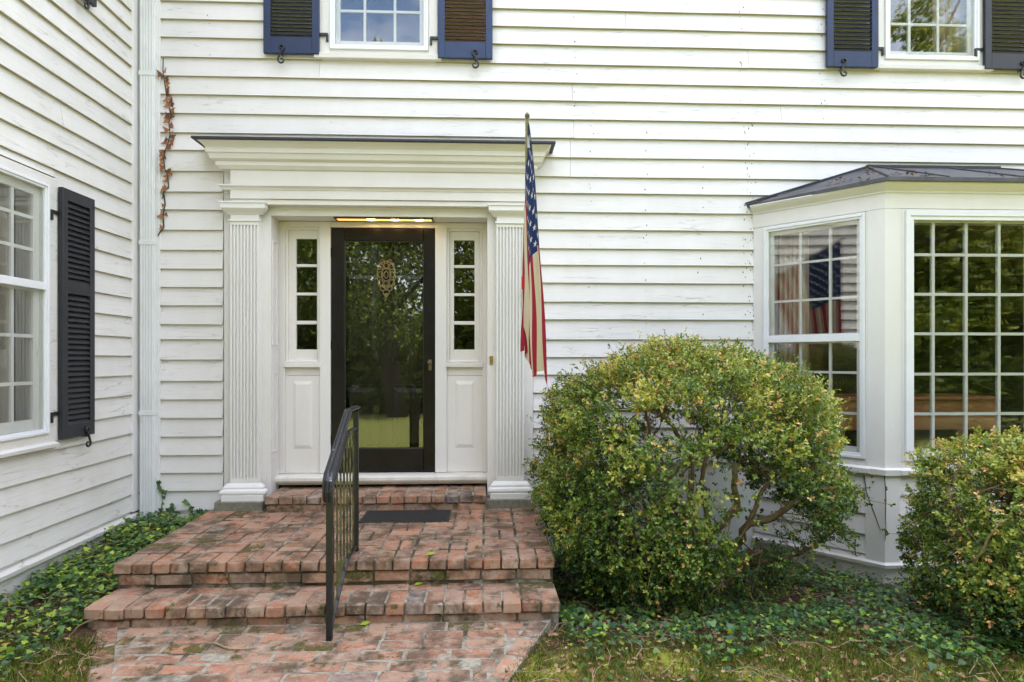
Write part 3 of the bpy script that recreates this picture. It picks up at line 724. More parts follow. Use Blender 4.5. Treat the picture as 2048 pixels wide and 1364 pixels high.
def sidelight(o0, o1, p0, p1):
    s = empty('sidelight', parent=DF); n = nd
    a0, a1, b0, b1 = Ad(o0), Ad(o1), Ad(p0), Ad(p1)
    pz = [(477.5, 528), (533.5, 585), (590.5, 641.5), (648.5, 699)]
    m = MB(); m.ring(a0, a1, Zd(726), z_hd, .022, n - .06, n - .006); m.build('stop_moulding', 'trim_paint', s, .004)
    m = MB(); zt_, zl = Zd(462), Zd(724); nn = n - .03
    m.box(a0 + .022, b0, nn - .03, nn, zl, zt_ + .02); m.box(b1, a1 - .022, nn - .03, nn, zl, zt_ + .02); m.box(b0, b1, nn - .03, nn, Zd(477.5), zt_ + .02); m.box(b0, b1, nn - .03, nn, zl, Zd(699)); m.build('sash', 'trim_paint', s, .002)
    for (v0, v1), (v2, v3) in zip(pz[:-1], pz[1:]): m = MB(); m.box(b0, b1, nn - .026, nn - .004, Zd(v2), Zd(v1)); m.build('glazing_bar', 'trim_paint', s, .002)
    for v0, v1 in pz: m = MB(); m.box(b0 - .004, b1 + .004, nn - .02, nn - .016, Zd(v1) - .003, Zd(v0) + .003); m.build('pane', 'window_glass', s)
    m = MB(); m.box(a0 - .004, a1 + .004, n - .06, n + .016, Zd(734.5), Zd(726)); m.build('sill', 'trim_paint', s, .003)
    m = MB(); m.box(a0, a1, n - .07, n - .022, Zd(751), Zd(734.5)); m.build('upper_rail', 'trim_paint', s)
    m = MB(); m.box(a0, a1, n - .07, n - .014, z_ft, Zd(751.8)); m.build('lower_board', 'trim_paint', s, .002)
    cx = (a0 + a1) / 2; hw = (a1 - a0) * .27
    m = MB(); q0, q1 = Zd(897), Zd(762)
    P = FRONT.p; na, nb = n - .0138, n - .0045
    o = [(cx - hw, q0), (cx + hw, q0), (cx + hw, q1), (cx - hw, q1)]; i_ = [(cx - hw + .022, q0 + .03), (cx + hw - .022, q0 + .03), (cx + hw - .022, q1 - .03), (cx - hw + .022, q1 - .03)]
    m.add([P(a, na, z) for a, z in o] + [P(a, nb, z) for a, z in i_], [(0, 1, 5, 4), (1, 2, 6, 5), (2, 3, 7, 6), (3, 0, 4, 7), (4, 5, 6, 7)]); m.build('raised_panel', 'trim_paint', s)
sidelight(570, 640, 590, 632); sidelight(893.5, 965, 907.5, 949)
zr = Zd(966); m = MB()
m.prof(Ad(552), Ad(975), [(nd - .1, zr), (nd + .050, zr), (nd + .052, zr + .010), (nd + .058, zr + .014), (nd + .088, zr + .022), (nd + .10, zr + .04), (nd + .098, zr + .062), (nd + .082, zr + .076), (nd + .05, zr + .082), (nd - .1, zr + .084)]); m.build('threshold', 'stone_sill', DF, smooth=False)
SD = empty('storm_door', parent=HOUSE)
d0, d1, dz0, dz1 = Ad(661.5), Ad(870), z_ft + .006, z_hd - .004; ga, gb, gc, gd = Ad(688), Ad(847), Zd(897.5), Zd(481)
nn = nd - .012
m = MB(); m.box(d0, ga, nn - .035, nn, dz0, dz1); m.build('stile', 'door_paint', SD, .004)
m = MB(); m.box(gb, d1, nn - .035, nn, dz0, dz1); m.build('stile', 'door_paint', SD, .004)
m = MB(); m.box(ga, gb, nn - .035, nn - .001, dz0, gc); m.build('rail', 'door_paint', SD, .004)
m = MB(); m.box(ga, gb, nn - .035, nn - .001, gd, dz1); m.build('rail', 'door_paint', SD, .004)
m = MB(); m.ring(ga, gb, gc, gd, .006, nn - .026, nn - .010); m.build('glass_stop', 'iron_rail', SD)
m = MB(); m.box(ga, gb, nn - .022, nn - .018, gc, gd); m.build('storm_pane', 'door_glass', SD)
hz, hx = Zd(730), Ad(860)
m = MB(); m.box(hx - .013, hx + .013, nn, nn + .006, hz - .045, hz + .045); m.tube([(hx, -nn - .006, hz + .02), (hx, -nn - .03, hz + .02), (hx, -nn - .045, hz + .02)], [.008, .012, .020], 10); m.tube([(hx, -nn - .045, hz + .02), (hx, -nn - .056, hz + .02)], [.020, .010], 10)
m.tube([(hx, -nn - .006, hz - .025), (hx, -nn - .012, hz - .025)], .010, 10); m.build('door_handle', 'old_brass', SD, smooth=False)
for v in (505, 690, 880): m = MB(); m.box(d0 - .012, d0 + .002, nn - .002, nn + .008, Zd(v + 9), Zd(v - 9)); m.build('hinge', 'iron', SD)
ID = empty('inner_door', parent=HOUSE)
ni = nn - .085
m = MB(); m.box(d0 - .05, d1 + .05, ni - .045, ni, dz0 - .05, dz1 + .05); m.build('door_slab', 'inner_door_paint', ID)
cx = (d0 + d1) / 2
for q0, q1 in ((900, 775), (722, 545), (525, 475)):
    for sgn in (-1, 1):
        x0_, x1_ = sorted((cx + sgn * .065, cx + sgn * .345)); z0_, z1_ = Zd(q0), Zd(q1)
        P = FRONT.p; m = MB(); m.ring(x0_ - .02, x1_ + .02, z0_ - .02, z1_ + .02, .02, ni, ni + .012); b = .045
        o = [(x0_, z0_), (x1_, z0_), (x1_, z1_), (x0_, z1_)]; i_ = [(x0_ + b, z0_ + b), (x1_ - b, z0_ + b), (x1_ - b, z1_ - b), (x0_ + b, z1_ - b)]
        m.add([P(a, ni + .001, z) for a, z in o] + [P(a, ni + .014, z) for a, z in i_], [(0, 1, 5, 4), (1, 2, 6, 5), (2, 3, 7, 6), (3, 0, 4, 7), (4, 5, 6, 7)])
        m.build('panel', 'inner_door_paint', ID)
# filigree knocker
kx, kz0, kz1 = Ad(769.5), Zd(586), Zd(522); kc = (kz0 + kz1) / 2 + .03; yk = -(ni + .02)
m = MB()
def loop(cx_, cz_, rx, rz, t=.006, a0=0, a1=2 * math.pi, k=16): m.tube([(cx_ + rx * math.cos(a0 + (a1 - a0) * i / k), yk, cz_ + rz * math.sin(a0 + (a1 - a0) * i / k)) for i in range(k + 1)], t, 5)
loop(kx, kc, .078, .115, .006); loop(kx, kc, .040, .055, .006)
for sx_ in (-1, 1):
    for dz_ in (-.07, 0.0, .07): loop(kx + sx_ * .048, kc + dz_, .022, .026, .005)
    loop(kx + sx_ * .03, kc + .105, .018, .022, .005); loop(kx + sx_ * .030, kc - .115, .02, .022, .005)
loop(kx, kc, .016, .03, .005); loop(kx, kc + .075, .018, .024, .005); loop(kx, kc - .075, .02, .022, .005); loop(kx, kc - .15, .028, .022, .006); loop(kx, kc - .175, .012, .012, .005)
m.build('knocker', 'knocker_brass', ID, smooth=True)
room(FRONT, ID, A(540), A(985), 0.1, zo + .4, -2.6, nd - .101)
# soffit light over the door
LF = empty('soffit_light', parent=HOUSE)
l0, l1 = A(668, .0), A(866, .0)
y0, y1 = -.015, .115                       # in depth: front edge, back edge
m = MB()
m.box(l0, l1, -y0 - .014, -y0, zo - .014, zo - .0005); m.box(l0, l1, -y1, -y1 + .014, zo - .014, zo - .0005); m.box(l0, l0 + .014, -y1 + .014, -y0 - .014, zo - .014, zo - .0005); m.box(l1 - .014, l1, -y1 + .014, -y0 - .014, zo - .014, zo - .0005)
m.build('light_frame', 'iron_rail', LF)
m = MB(); m.box(l0 + .012, l1 - .012, -y1 + .012, -y0 - .012, zo - .006, zo - .002); m.build('diffuser', 'lamp_diffuser', LF)
for u in (742, 790, 838):
    c = A(u, -.05); m = MB(); m.tube([(c - .035, .05, zo - .006), (c - .02, .05, zo - .006), (c + .02, .05, zo - .006), (c + .035, .05, zo - .006)], [.004, .007, .007, .004], 8); m.build('bulb', 'lamp_bulb', LF)
# doorbell on the casing
bx_, bz_ = A(982.5, N0), Z(982, 720.5, N0)
m = MB(); m.box(bx_ - .013, bx_ + .013, N0, N0 + .012, bz_ - .034, bz_ + .034); m.tube([(bx_, -N0 - .010, bz_), (bx_, -N0 - .02, bz_)], .008, 8); m.build('doorbell', 'brass', HOUSE, .003)
# ------------------------------------------------------------------ bay window
BAY = empty('bay_window', parent=HOUSE)
ANG = R(48)
BL = Fr((XB0, 0), (math.cos(ANG), -math.sin(ANG)))
s_c = su(BL, 1768); Cx, Cy, _ = BL.p(s_c, 0, 0)
BFW = 1.75
BF = Fr((Cx, Cy), (1, 0)); BR = Fr((Cx + BFW, Cy), (math.cos(ANG), math.sin(ANG)))
zc = lambda v: zat(Cx, Cy, v)
def prism(m, pts, z0, z1):
    k = len(pts); return m.add([(x, y, z0) for x, y in pts] + [(x, y, z1) for x, y in pts], [(i, (i + 1) % k, (i + 1) % k + k, i + k) for i in range(k)] + [tuple(range(k))[::-1], tuple(range(k, 2 * k))])
def plan(n):
    """outline of the bay moved outwards by n"""
    t = math.tan(ANG / 2) * n
    return [BL.p(0 - n * math.tan(ANG) * 0, n, 0)[:2], BF.p(-t, n, 0)[:2], BF.p(BFW + t, n, 0)[:2], BR.p(s_c, n, 0)[:2]]
def band(name, prof, mat):
    """moulding that follows the three sides; prof = (n, z)"""
    m = MB(); k = len(prof); cols = [[], [], [], []]
    for n, z in prof:
        for c, (x, y) in zip(cols, plan(n)): c.append((x, y, z))
    vs = [p for c in cols for p in c]
    fs = [(q * k + i, q * k + (i + 1) % k, (q + 1) * k + (i + 1) % k, (q + 1) * k + i) for q in range(3) for i in range(k)] + [tuple(range(k))[::-1], tuple(range(3 * k, 4 * k))]
    m.add(vs, fs); return m.build(name, mat, BAY)
zs1, zs0 = zc(936), zc(949)
band('sill_band', [(-.04, zs0), (.056, zs0), (.060, zs1 - .006), (.036, zs1 + .004), (-.04, zs1 + .004)], 'trim_paint')
zw = zc(1124)
band('water_table', [(-.02, zw - .03), (.050, zw - .032), (.054, zw - .008), (.026, zw + .008), (-.02, zw + .008)], 'trim_paint')
band('skirt', [(-.05, -.4), (.016, -.4), (.016, zw - .030), (-.05, zw - .030)], 'trim_paint')
zfr0, zfr1 = zc(416), zc(388)
band('frieze', [(-.05, zfr0 - .01), (.036, zfr0 - .01), (.036, zfr1), (-.05, zfr1)], 'trim_paint')
ze = zc(371)
band('bed_moulding', [(-.05, zfr1), (.044, zfr1), (.046, zfr1 + .012), (.060, zfr1 + .022), (.085, ze - .02), (.098, ze - .004), (.098, ze + .004), (-.05, ze + .004)], 'trim_paint')
# roof
E = plan(.125); zr0, zr1 = ze + .003, ze + .030
xt0, xt1 = A(1735), Cx + BFW - (A(1735) - Cx); ztop = Z(1737, 334)
xw0 = A(1488)
m = MB(); W0, W1 = (xw0, -.0), (E[3][0] + .06, 0)
up = [(*W0, zr1 - .008), (*E[1], zr1), (*E[2], zr1), (*W1, zr1 - .008), (xt1, 0, ztop), (xt0, 0, ztop)]
dn = [(*W0, zr0 - .008), (*E[1], zr0), (*E[2], zr0), (*W1, zr0 - .008)]
m.add(up + dn, [(0, 1, 5), (1, 2, 4, 5), (2, 3, 4), (0, 6, 7, 1), (1, 7, 8, 2), (2, 8, 9, 3), (6, 9, 8, 7), (0, 5, 4, 3, 9, 6)])
RF = m.build('roof', 'roof_metal', BAY)
def seam(p, q, r=.008): m = MB(); p, q = Vector(p), Vector(q); m.tube([p + Vector((0, 0, .004)), (p * .5 + q * .5) + Vector((0, 0, .006)), q + Vector((0, 0, .004))], r, 6); m.build('roof_seam', 'roof_metal', BAY, smooth=True)
seam(up[1], up[5]); seam(up[2], up[4])
for u in (1899, 2062):
    dx, dy = ray(u); xs_ = dx / dy * (E[1][1] + D); t_ = 1
    seam((xs_, E[1][1], zr1), (xs_, 0, ztop))
m = MB(); m.box(xt0 - .02, xt1 + .02, .0, .036, ztop - .012, ztop + .010); m.build('flashing', 'lead_flashing', BAY)
m = MB(); m.tube([(xw0, -.03, zr1), (xt0, -.03, ztop)], .011, 4); m.build('flashing', 'lead_flashing', BAY)
# lower corner boards, clapboards
lo = su(BL, 1731, .03); hi = su(BF, 1800, .03)
m = MB()
o_ = [BL.p(lo, -.01, 0)[:2], BL.p(lo, .032, 0)[:2], (BF.p(-.032 * math.tan(ANG / 2), .032, 0))[:2], BF.p(hi, .032, 0)[:2], BF.p(hi, -.01, 0)[:2]]
prism(m, o_, zw + .009, zs0 - .001); m.build('corner_post', 'post_paint', BAY)
lo2 = su(BL, 1735, .034); hi2 = su(BF, 1803, .034)
m = MB(); o_ = [BL.p(lo2, -.02, 0)[:2], BL.p(lo2, .034, 0)[:2], (BF.p(-.034 * math.tan(ANG / 2), .034, 0))[:2], BF.p(hi2, .034, 0)[:2], BF.p(hi2, -.02, 0)[:2]]
prism(m, o_, zs1 + .003, zfr0 - .011); m.build('corner_post', 'post_paint', BAY)
m = MB(BF); m.box(BFW - .06, BFW + .02, -.02, .034, zw + .01, zfr0 - .011); m.build('corner_post', 'post_paint', BAY)
rb = [zw + .008] + [sz(BL, 1722, v) for v in (1103, 1064, 1023, 983)] + [zs0]
siding(BL, BAY, 0.0, lo, rb, [], 'siding_paint')
siding(BF, BAY, hi, BFW - .06, rb, [], 'siding_paint')
siding(BR, BAY, 0.0, s_c, rb, [], 'siding_paint')
# glazing
b0, b1 = su(BL, 1538, .03), su(BL, 1720, .03); t0 = sz(BL, 1720, 438, .03); bz = sz(BL, 1720, 906, .03); mt = (sz(BL, 1720, 682, .03), sz(BL, 1720, 667, .03))
bars = [su(BL, 1604, -.03), su(BL, 1663, -.03)]
window(BL, b0, b1, bz, t0, bars, [sz(BL, 1700, v, -.03) for v in (516, 595)] + [sz(BL, 1700, v, -.03) for v in (745, 826)], (.0, lo2 - .001), (zs0 + .003, zs1 + .005), mt, storm=.038, n_s=.05, cas_top=(zfr0 - .012) - t0, room_=False, name='bay_side_window', mat='post_paint', mun=.018, sash=.03)
f0 = su(BF, 1826, .03); ft = sz(BF, 1826, 440, .03); fb = sz(BF, 1826, 904, .03)
c0, c1 = su(BF, 1861, -.03), su(BF, 1926.6, -.03); cs = [c0 + (c1 - c0) * k for k in range(7)]
window(BF, f0, f0 + 1.38, fb, ft, cs, [sz(BF, 1900, v, -.03) for v in (511, 589.5, 668, 748, 827)], (hi2 + .001, BFW - .061), (zs0 + .003, zs1 + .005), None, storm=.062, n_s=.05, cas_top=(zfr0 - .012) - ft, room_=False, name='bay_front_window', mat='post_paint', mun=.020, sash=.012)
m = MB(BR); m.box(0, .14, -.02, .03, zs1, zfr0); m.box(s_c - .1, s_c, -.02, .03, zs1, zfr0); m.box(.14, s_c - .1, -.02, .03, zfr0 - .06, zfr0); m.build('casing', 'post_paint', BAY)
m = MB(BR); m.box(.14, s_c - .1, 0, .003, zs1, zfr0 - .06); m.build('pane', 'window_glass', BAY)
# the room behind
m = MB(); pl = plan(-.06)
prism(m, [(pl[0][0] + .05, .2)] + [pl[0], pl[1], pl[2], pl[3]] + [(pl[3][0] - .05, .2)], zfr0 + .0, zfr0 + .03); m.build('bay_ceiling', 'room_dark', BAY)
m = MB(); prism(m, [(pl[0][0] + .05, .2)] + [pl[0], pl[1], pl[2], pl[3]] + [(pl[3][0] - .05, .2)], .16, .2); m.build('bay_floor', 'room_dark', BAY)
m = MB(); bxr = XR - .12
m.box(XB0 - .9, XB0 - .88, -4.2, -.02, .1, bay_top + .1); m.box(bxr - .02, bxr, -4.2, -.02, .1, bay_top + .1); m.box(XB0 - .9, bxr, -4.22, -4.2, .1, bay_top + .1)
m.box(XB0 - .9, bxr, -4.2, -.02, bay_top + .1, bay_top + .12); m.box(XB0 - .9, bxr, -4.2, -.02, .16, .18); m.box(XB0 - .9, XB0 - .02, -.05, -.03, .1, bay_top + .1); m.build('room_lining', 'room_dark', BAY)

# things seen through the glass
def curtain(fr, a0, a1, z0, z1, n, folds, mat, label, amp=.025, taper=0):
    m = MB(); k = folds * 8; P = fr.p; sd = random.random() * 9
    for j, z in enumerate((z1, (z0 + z1) / 2, z0)):
        for i in range(k + 1):
            t = i / k; w = math.sin(t * folds * 2 * math.pi + .5 * math.sin(t * 9 + sd)) * amp * (1 + .25 * j)
            m.v.append(P(a0 + (a1 - a0) * t + taper * (t - .5) * j, n + w, z))
    m.f = [(j * (k + 1) + i, j * (k + 1) + i + 1, (j + 1) * (k + 1) + i + 1, (j + 1) * (k + 1) + i) for j in range(2) for i in range(k)]
    o = m.build('curtain', mat, None, smooth=True)
    md = o.modifiers.new('thick', 'SOLIDIFY'); md.thickness = .004
    return tag(o, label, 'curtain')
curtain(BL, b0 + .03, b0 + .25, bz, t0 + .05, -.13, 6, 'curtain_cloth', 'cream pleated curtain inside the angled side of the bay window')
curtain(BF, su(BF, 2044, -.16), f0 + 1.36, fb - .1, ft + .05, -.16, 6, 'curtain_cloth', 'cream curtain inside the wide front pane of the bay window')
curtain(WING, wa + .02, wb - .06, gw['z0'] - .05, gw['z1'] + .05, -.14, 11, 'curtain_pale', 'pale pleated curtain filling the window of the wing on the left')
curtain(FRONT, A(1872, -.1), A(1935, -.1), g2[2] - .1, WTOP, -.16, 4, 'curtain_cloth', 'cream curtain inside the upstairs window above the bay')
cb = empty('sideboard', (2.9, .5, .2), label='reddish brown wooden sideboard standing inside the bay window', cat='sideboard')
q0, q1 = A(1668, -.35), A(2000, -.35); t_ = Z(1860, 793, -.35); bt = Z(1860, 860, -.35)
m = MB(); m.box(q0, q1, -.85, -.33, t_ - .03, t_); m.build('top', 'cabinet_wood', cb, .006)
m = MB(); m.box(q0 + .03, q1 - .03, -.82, -.36, bt, t_ - .032); m.build('apron', 'cabinet_wood', cb, .004)
for xx in (q0 + .05, q1 - .09):
    for nn_ in (-.40, -.80): m = MB(); m.box(xx, xx + .05, nn_, nn_ + .05, .2, bt); m.build('leg', 'cabinet_wood', cb)

# ------------------------------------------------------------------ brick steps and path
BRL, BRW, BRH = .200, .094, .058
def brick_meshes(k):
    out = []
    for i in range(k):
        bm = bmesh.new(); bmesh.ops.create_cube(bm, size=1)
        for v in bm.verts: v.co = Vector((v.co.x * BRL, v.co.y * BRW, v.co.z * BRH))
        bmesh.ops.bevel(bm, geom=list(bm.edges), offset=.004 + .003 * random.random(), segments=1, affect='EDGES')
        for v in bm.verts: v.co += Vector((random.gauss(0, .0016), random.gauss(0, .0016), random.gauss(0, .0014)))
        me = bpy.data.meshes.new('brick'); bm.to_mesh(me); bm.free(); me.materials.append(MATS['brick_red']); out.append(me)
    return out
BM_ = brick_meshes(12)
def brick(parent, x, y, ztop_, rot=0.0, sc=(1, 1, 1), mat=None, tilt=.012):
    o = bpy.data.objects.new('brick', random.choice(BM_)); COL.objects.link(o)
    if parent: o.parent = parent
    o.location = Vector((x, y, ztop_ - BRH * sc[2] / 2 + random.gauss(0, .0015))) - world_loc(parent)
    o.rotation_euler = (random.gauss(0, tilt * .5), random.gauss(0, tilt * .5), rot + random.gauss(0, tilt)); o.scale = sc
    if mat: o.material_slots[0].link = 'OBJECT'; o.material_slots[0].material = MATS[mat]
    return o
HL, HT, HP = EYE - 1.185, EYE - 1.335, 0.0
xl, yn = gp(226, 1129, HL); xr, _ = gp(1112, 1129, HL)
xl2, yn2 = gp(163, 1219, HT); xr2, _ = gp(1128, 1216, HT)
XSL, XSR = (xl + xl2) / 2, (xr + xr2) / 2
print('steps', xl, xr, yn, xl2, xr2, yn2)
ST = empty('brick_steps', ((XSL + XSR) / 2, -1, 0), label='red brick landing and steps with rounded nosing below the front door', cat='steps')
def pm(p, alt=.5):
    r = random.random(); return 'brick_mossy' if r < p else ('brick_worn' if r < p + alt else None)
def courses(parent, x0, x1, front, ztop_, kind, mossy=.0, worn=.3, depth_off=0):
    """a row of bricks along x; kind header (ends show) or stretcher"""
    pit = .1055 if kind == 'h' else .212
    k = max(1, round((x1 - x0) / pit)); pit = (x1 - x0) / k
    for i in range(k):
        x = x0 + pit * (i + .5)
        sc = ((pit - .009) / (BRW if kind == 'h' else BRL))
        dy = random.gauss(0, .003)
        if kind == 'h': brick(parent, x, front + BRL / 2 + dy, ztop_, math.pi / 2, (1, sc, 1), pm(mossy, worn))
        else: brick(parent, x, front + BRW / 2 + dy, ztop_, 0, (sc, 1, 1), pm(mossy, worn))
NB = -.205                                     # front of the pilaster bases
# mortar cores
m = MB(); m.box(XSL + .012, XSR - .012, -.0, -yn - .032, -.3, HL - .0045); m.build('mortar_bed', 'mortar_mossy', ST)
m = MB(); m.box(XSL + .008, XSR - .008, -yn - .0325, -yn2 - .034, -.3, HT - .004)
ds0, ds1 = A(529.5, .22), A(973, .22); HD = HL + .118
m.box(ds0 + .006, ds1 - .004, -YD - .0, .203, HL - .0035, HD - .0045); m.build('mortar_bed', 'mortar', ST)
# landing: nosing, side borders, basket weave
courses(ST, XSL, XSR, yn, HL, 'h', .0, .3)
courses(ST, XSL + .02, XSR - .02, yn + .018, HL - BRH - .012, 's', .04, .45)
mod = .212; y0_ = yn + BRL + .012; x0_ = XSL + mod; nx = round((XSR - XSL - 2 * mod) / mod); mx_ = (XSR - XSL - 2 * mod) / nx
j = 0
while y0_ + mod * j < -.02:
    yc = y0_ + mod * (j + .5)
    for xs_ in (XSL + mod / 2 - .004, XSR - mod / 2 + .004):
        for k in (-.25, .25): brick(ST, xs_, yc + k * mod, HL, 0, (1, 1, 1), pm(.06, .5))
    for i in range(nx):
        xc_ = x0_ + mx_ * (i + .5)
        if yc > NB - .05 and (xc_ < ds0 or xc_ > ds1) : continue
        if yc > NB + .05: continue
        if (i + j) % 2: [brick(ST, xc_, yc + k * mod, HL, 0, ((mx_ - .012) / BRL, 1, 1), pm(.05, .5)) for k in (-.25, .25)]
        else: [brick(ST, xc_ + k * mx_, yc, HL, math.pi / 2, (1, 1, 1), pm(.02, .6)) for k in (-.25, .25)]
    j += 1
# lower tread
courses(ST, XSL, XSR, yn2, HT, 'h', .0, .2)
courses(ST, XSL + .01, XSR - .01, yn2 + BRL + .012, HT, 's', .12, .3)
courses(ST, XSL + .03, XSR - .03, yn2 + .022, HT - BRH - .012, 's', .15, .45)
# step before the door
courses(ST, ds0, ds1, -.232, HD, 'h', .0, .15)
courses(ST, ds0, ds1, -.232 + BRL + .010, HD, 'h', .0, .1)
courses(ST, ds0 + .008, ds1 - .004, -.216, HL + BRH - .006, 's', .0, .4)

PA = empty('brick_path', (-.9, -2.3, 0), kind='structure')
ypath = yn2 + .015
def edge_l(y): t = (ypath - y); return gp(152, 1285, 0)[0] + .10 + .52 * t
def edge_r(y): t = (ypath - y); return gp(1112, 1285, 0)[0] - .10 - .40 * t
m = MB(); ys_ = [ypath + .03 - .1 * k for k in range(14)]
pts = [(edge_l(y) - .10, y) for y in ys_] + [(edge_r(y) + .10, y) for y in ys_[::-1]]
prism(m, pts, -.15, -.0035); m.build('mortar_bed', 'mortar', PA)
r_ = 0
while ypath - .106 * r_ > -3.0:
    yc = ypath - .106 * (r_ + .5); a, b = edge_l(yc) + .012, edge_r(yc) - .012
    x = a - (.106 if r_ % 2 else 0) + random.uniform(-.03, .03)
    while x < b - .02:
        q0_, q1_ = max(x, a), min(x + .212, b)
        if q1_ - q0_ > .04: brick(PA, (q0_ + q1_) / 2, yc, HP, 0, ((q1_ - q0_ - .013) / BRL, 1, 1), pm(.35 if r_ == 0 else .05, .7))
        x += .212
    r_ += 1
for f, sg in ((edge_l, -1), (edge_r, 1)):
    for k in range(6):
        y = ypath - .11 - .205 * k; sl = (f(y - .1) - f(y + .1)) / -.2
        brick(PA, f(y) + sg * .045, y, HP, math.pi / 2 - math.atan(sl), (1, 1, 1), pm(.1, .5))

# door mat
mx0, my0 = gp(716, 1046, HL); mx1, my1 = gp(903, 1021, HL)
dm = empty('door_mat', ((mx0 + mx1) / 2, (my0 + my1) / 2, HL), label='dark ribbed door mat lying before the top brick step', cat='door mat')
m = MB(); m.box(mx0, mx1, -my1, -my0, HL + .001, HL + .007); m.build('mat_base', 'mat_rubber', dm, .002)
m = MB(); k = 26
for i in range(k): y = my0 + .02 + (my1 - my0 - .04) * i / (k - 1); m.box(mx0 + .02, mx1 - .02, -y - .003, -y + .003, HL + .0072, HL + .0105)
m.build('mat_ribs', 'mat_rubber', dm)

# ------------------------------------------------------------------ iron railing
rx, ry0 = gp(659, 1272, HP); _, ry1 = gp(712, 1095, HL); rx = -.80
ry0 = rx / math.tan(YAW + math.atan((659 - 1024) / FPX)) - D; ry1 = rx / math.tan(YAW + math.atan((712 - 1024) / FPX)) - D
RL = empty('stair_railing', (rx, ry0, 0), label='black iron stair railing with thin balusters and moulded handrail on the brick steps', cat='railing')
ze_ = lambda z: z + EYE
ybend = ry0 + .44
rail = lambda y: ze_(-.575) + .61 * min(y - ry0, ybend - ry0)
low = lambda y: ze_(-1.40) + .61 * min(max(y - ry0, 0), .40)
m = MB(); b = .015
m.box(rx - b, rx + b, -ry0 - b, -ry0 + b, -.02, rail(ry0) - .02); m.build('post', 'iron', RL, .002)
m = MB(); m.box(rx - b, rx + b, -ry1 - b, -ry1 + b, HL - .02, rail(ry1) - .02); m.build('post', 'iron', RL, .002)
# handrail: moulded cap, bending down at the foot and level at the head
path = [(ry0 - .035, rail(ry0) - .15), (ry0 - .052, rail(ry0) - .10), (ry0 - .045, rail(ry0) - .045), (ry0 - .02, rail(ry0) - .008)] + [(ry0 + t, rail(ry0 + t)) for t in (.03, .2, .40, .43)] + [(ybend + .02, rail(ybend) + .004), (ry1 + .02, rail(ybend) + .004)]
prof = [(-.023, -.004), (-.023, .004), (-.014, .010), (-.010, .007), (-.005, .013), (.005, .013), (.010, .007), (.014, .010), (.023, .004), (.023, -.004), (.012, -.012), (-.012, -.012)]
m = MB(); kk = len(prof)
for i, (y, z) in enumerate(path):
    ya, za = path[max(i - 1, 0)]; yb_, zb2 = path[min(i + 1, len(path) - 1)]; l = math.hypot(yb_ - ya, zb2 - za); ty, tz = (yb_ - ya) / l, (zb2 - za) / l
    for px_, pz_ in prof: m.v.append((rx + px_, y - tz * pz_, z + ty * pz_))
m.f = [(i * kk + j, i * kk + (j + 1) % kk, (i + 1) * kk + (j + 1) % kk, (i + 1) * kk + j) for i in range(len(path) - 1) for j in range(kk)] + [tuple(range(kk)), tuple(range((len(path) - 1) * kk, len(path) * kk))[::-1]]
m.build('handrail', 'iron_rail', RL)
def bar(pts, w, h, name, mat):
    m = MB(); q = len(pts)
    for y, z in pts: m.v += [(rx - w, y, z - h), (rx + w, y, z - h), (rx + w, y, z + h), (rx - w, y, z + h)]
    m.f = [(i * 4 + j, i * 4 + (j + 1) % 4, (i + 1) * 4 + (j + 1) % 4, (i + 1) * 4 + j) for i in range(q - 1) for j in range(4)] + [(3, 2, 1, 0), tuple(range(4 * q - 4, 4 * q))]
    m.build(name, mat, RL)
bar([(ry0, rail(ry0) - .12), (ybend, rail(ybend) - .12), (ry1, rail(ry1) - .12)], .011, .006, 'upper_rail', 'iron_rail')
bar([(ry0, low(ry0)), (ry0 + .40, low(ry0 + .4)), (ry1, low(ry1))], .011, .006, 'lower_rail', 'iron_rail')
for k in range(1, 8):
    y = ry0 + (ry1 - ry0) * k / 8; q = .0046
    m = MB(); m.box(rx - q, rx + q, -y - q, -y + q, low(y), rail(y) - .115 if k not in (4,) else rail(y) - .008); m.build('baluster', 'iron_mossy', RL)

# ------------------------------------------------------------------ flag on a slanting pole
fx0 = A(1052, .11)
P0 = Vector((fx0, -.115, EYE + .52)); TY = -1.62; tipx = fx(1054.5, TY); tip = Vector((tipx, TY, zat(tipx, TY, 234)))
FL = empty('flag', P0, label='faded stars and stripes flag hanging limp from a slanting pole beside the door', cat='flag')
dirp = (P0 - tip).normalized()
m = MB(); m.tube([P0, tip], .0115, 10); m.build('pole', 'pole_metal', FL, smooth=True)
m = MB(); m.tube([tip - dirp * .012, tip + dirp * .0], .0145, 10); m.tube([tip - dirp * .03, tip - dirp * .012], [.006, .0145], 10); m.build('finial', 'pole_metal', FL, smooth=True)
m = MB(); m.box(P0.x - .02, P0.x + .02, .100, .112, P0.z - .06, P0.z + .05); m.tube([P0, P0 - dirp * .1], .017, 10); m.build('bracket', 'iron', FL)
na, nb_ = 72, 60
T0 = tip + dirp * .03
hoist = .92
fold_k = [(0, 1.0), (.12, .86), (.22, .93), (.36, .50), (.46, .40), (.56, .62), (.66, .40), (.78, .12), (.86, .26), (1, 0)]
def fold(a):
    for (p, v), (q, w) in zip(fold_k[:-1], fold_k[1:]):
        if a <= q:
            t = (a - p) / (q - p); t = t * t * (3 - 2 * t); return v + (w - v) * t
    return fold_k[-1][1]
vs, uvs = [], []
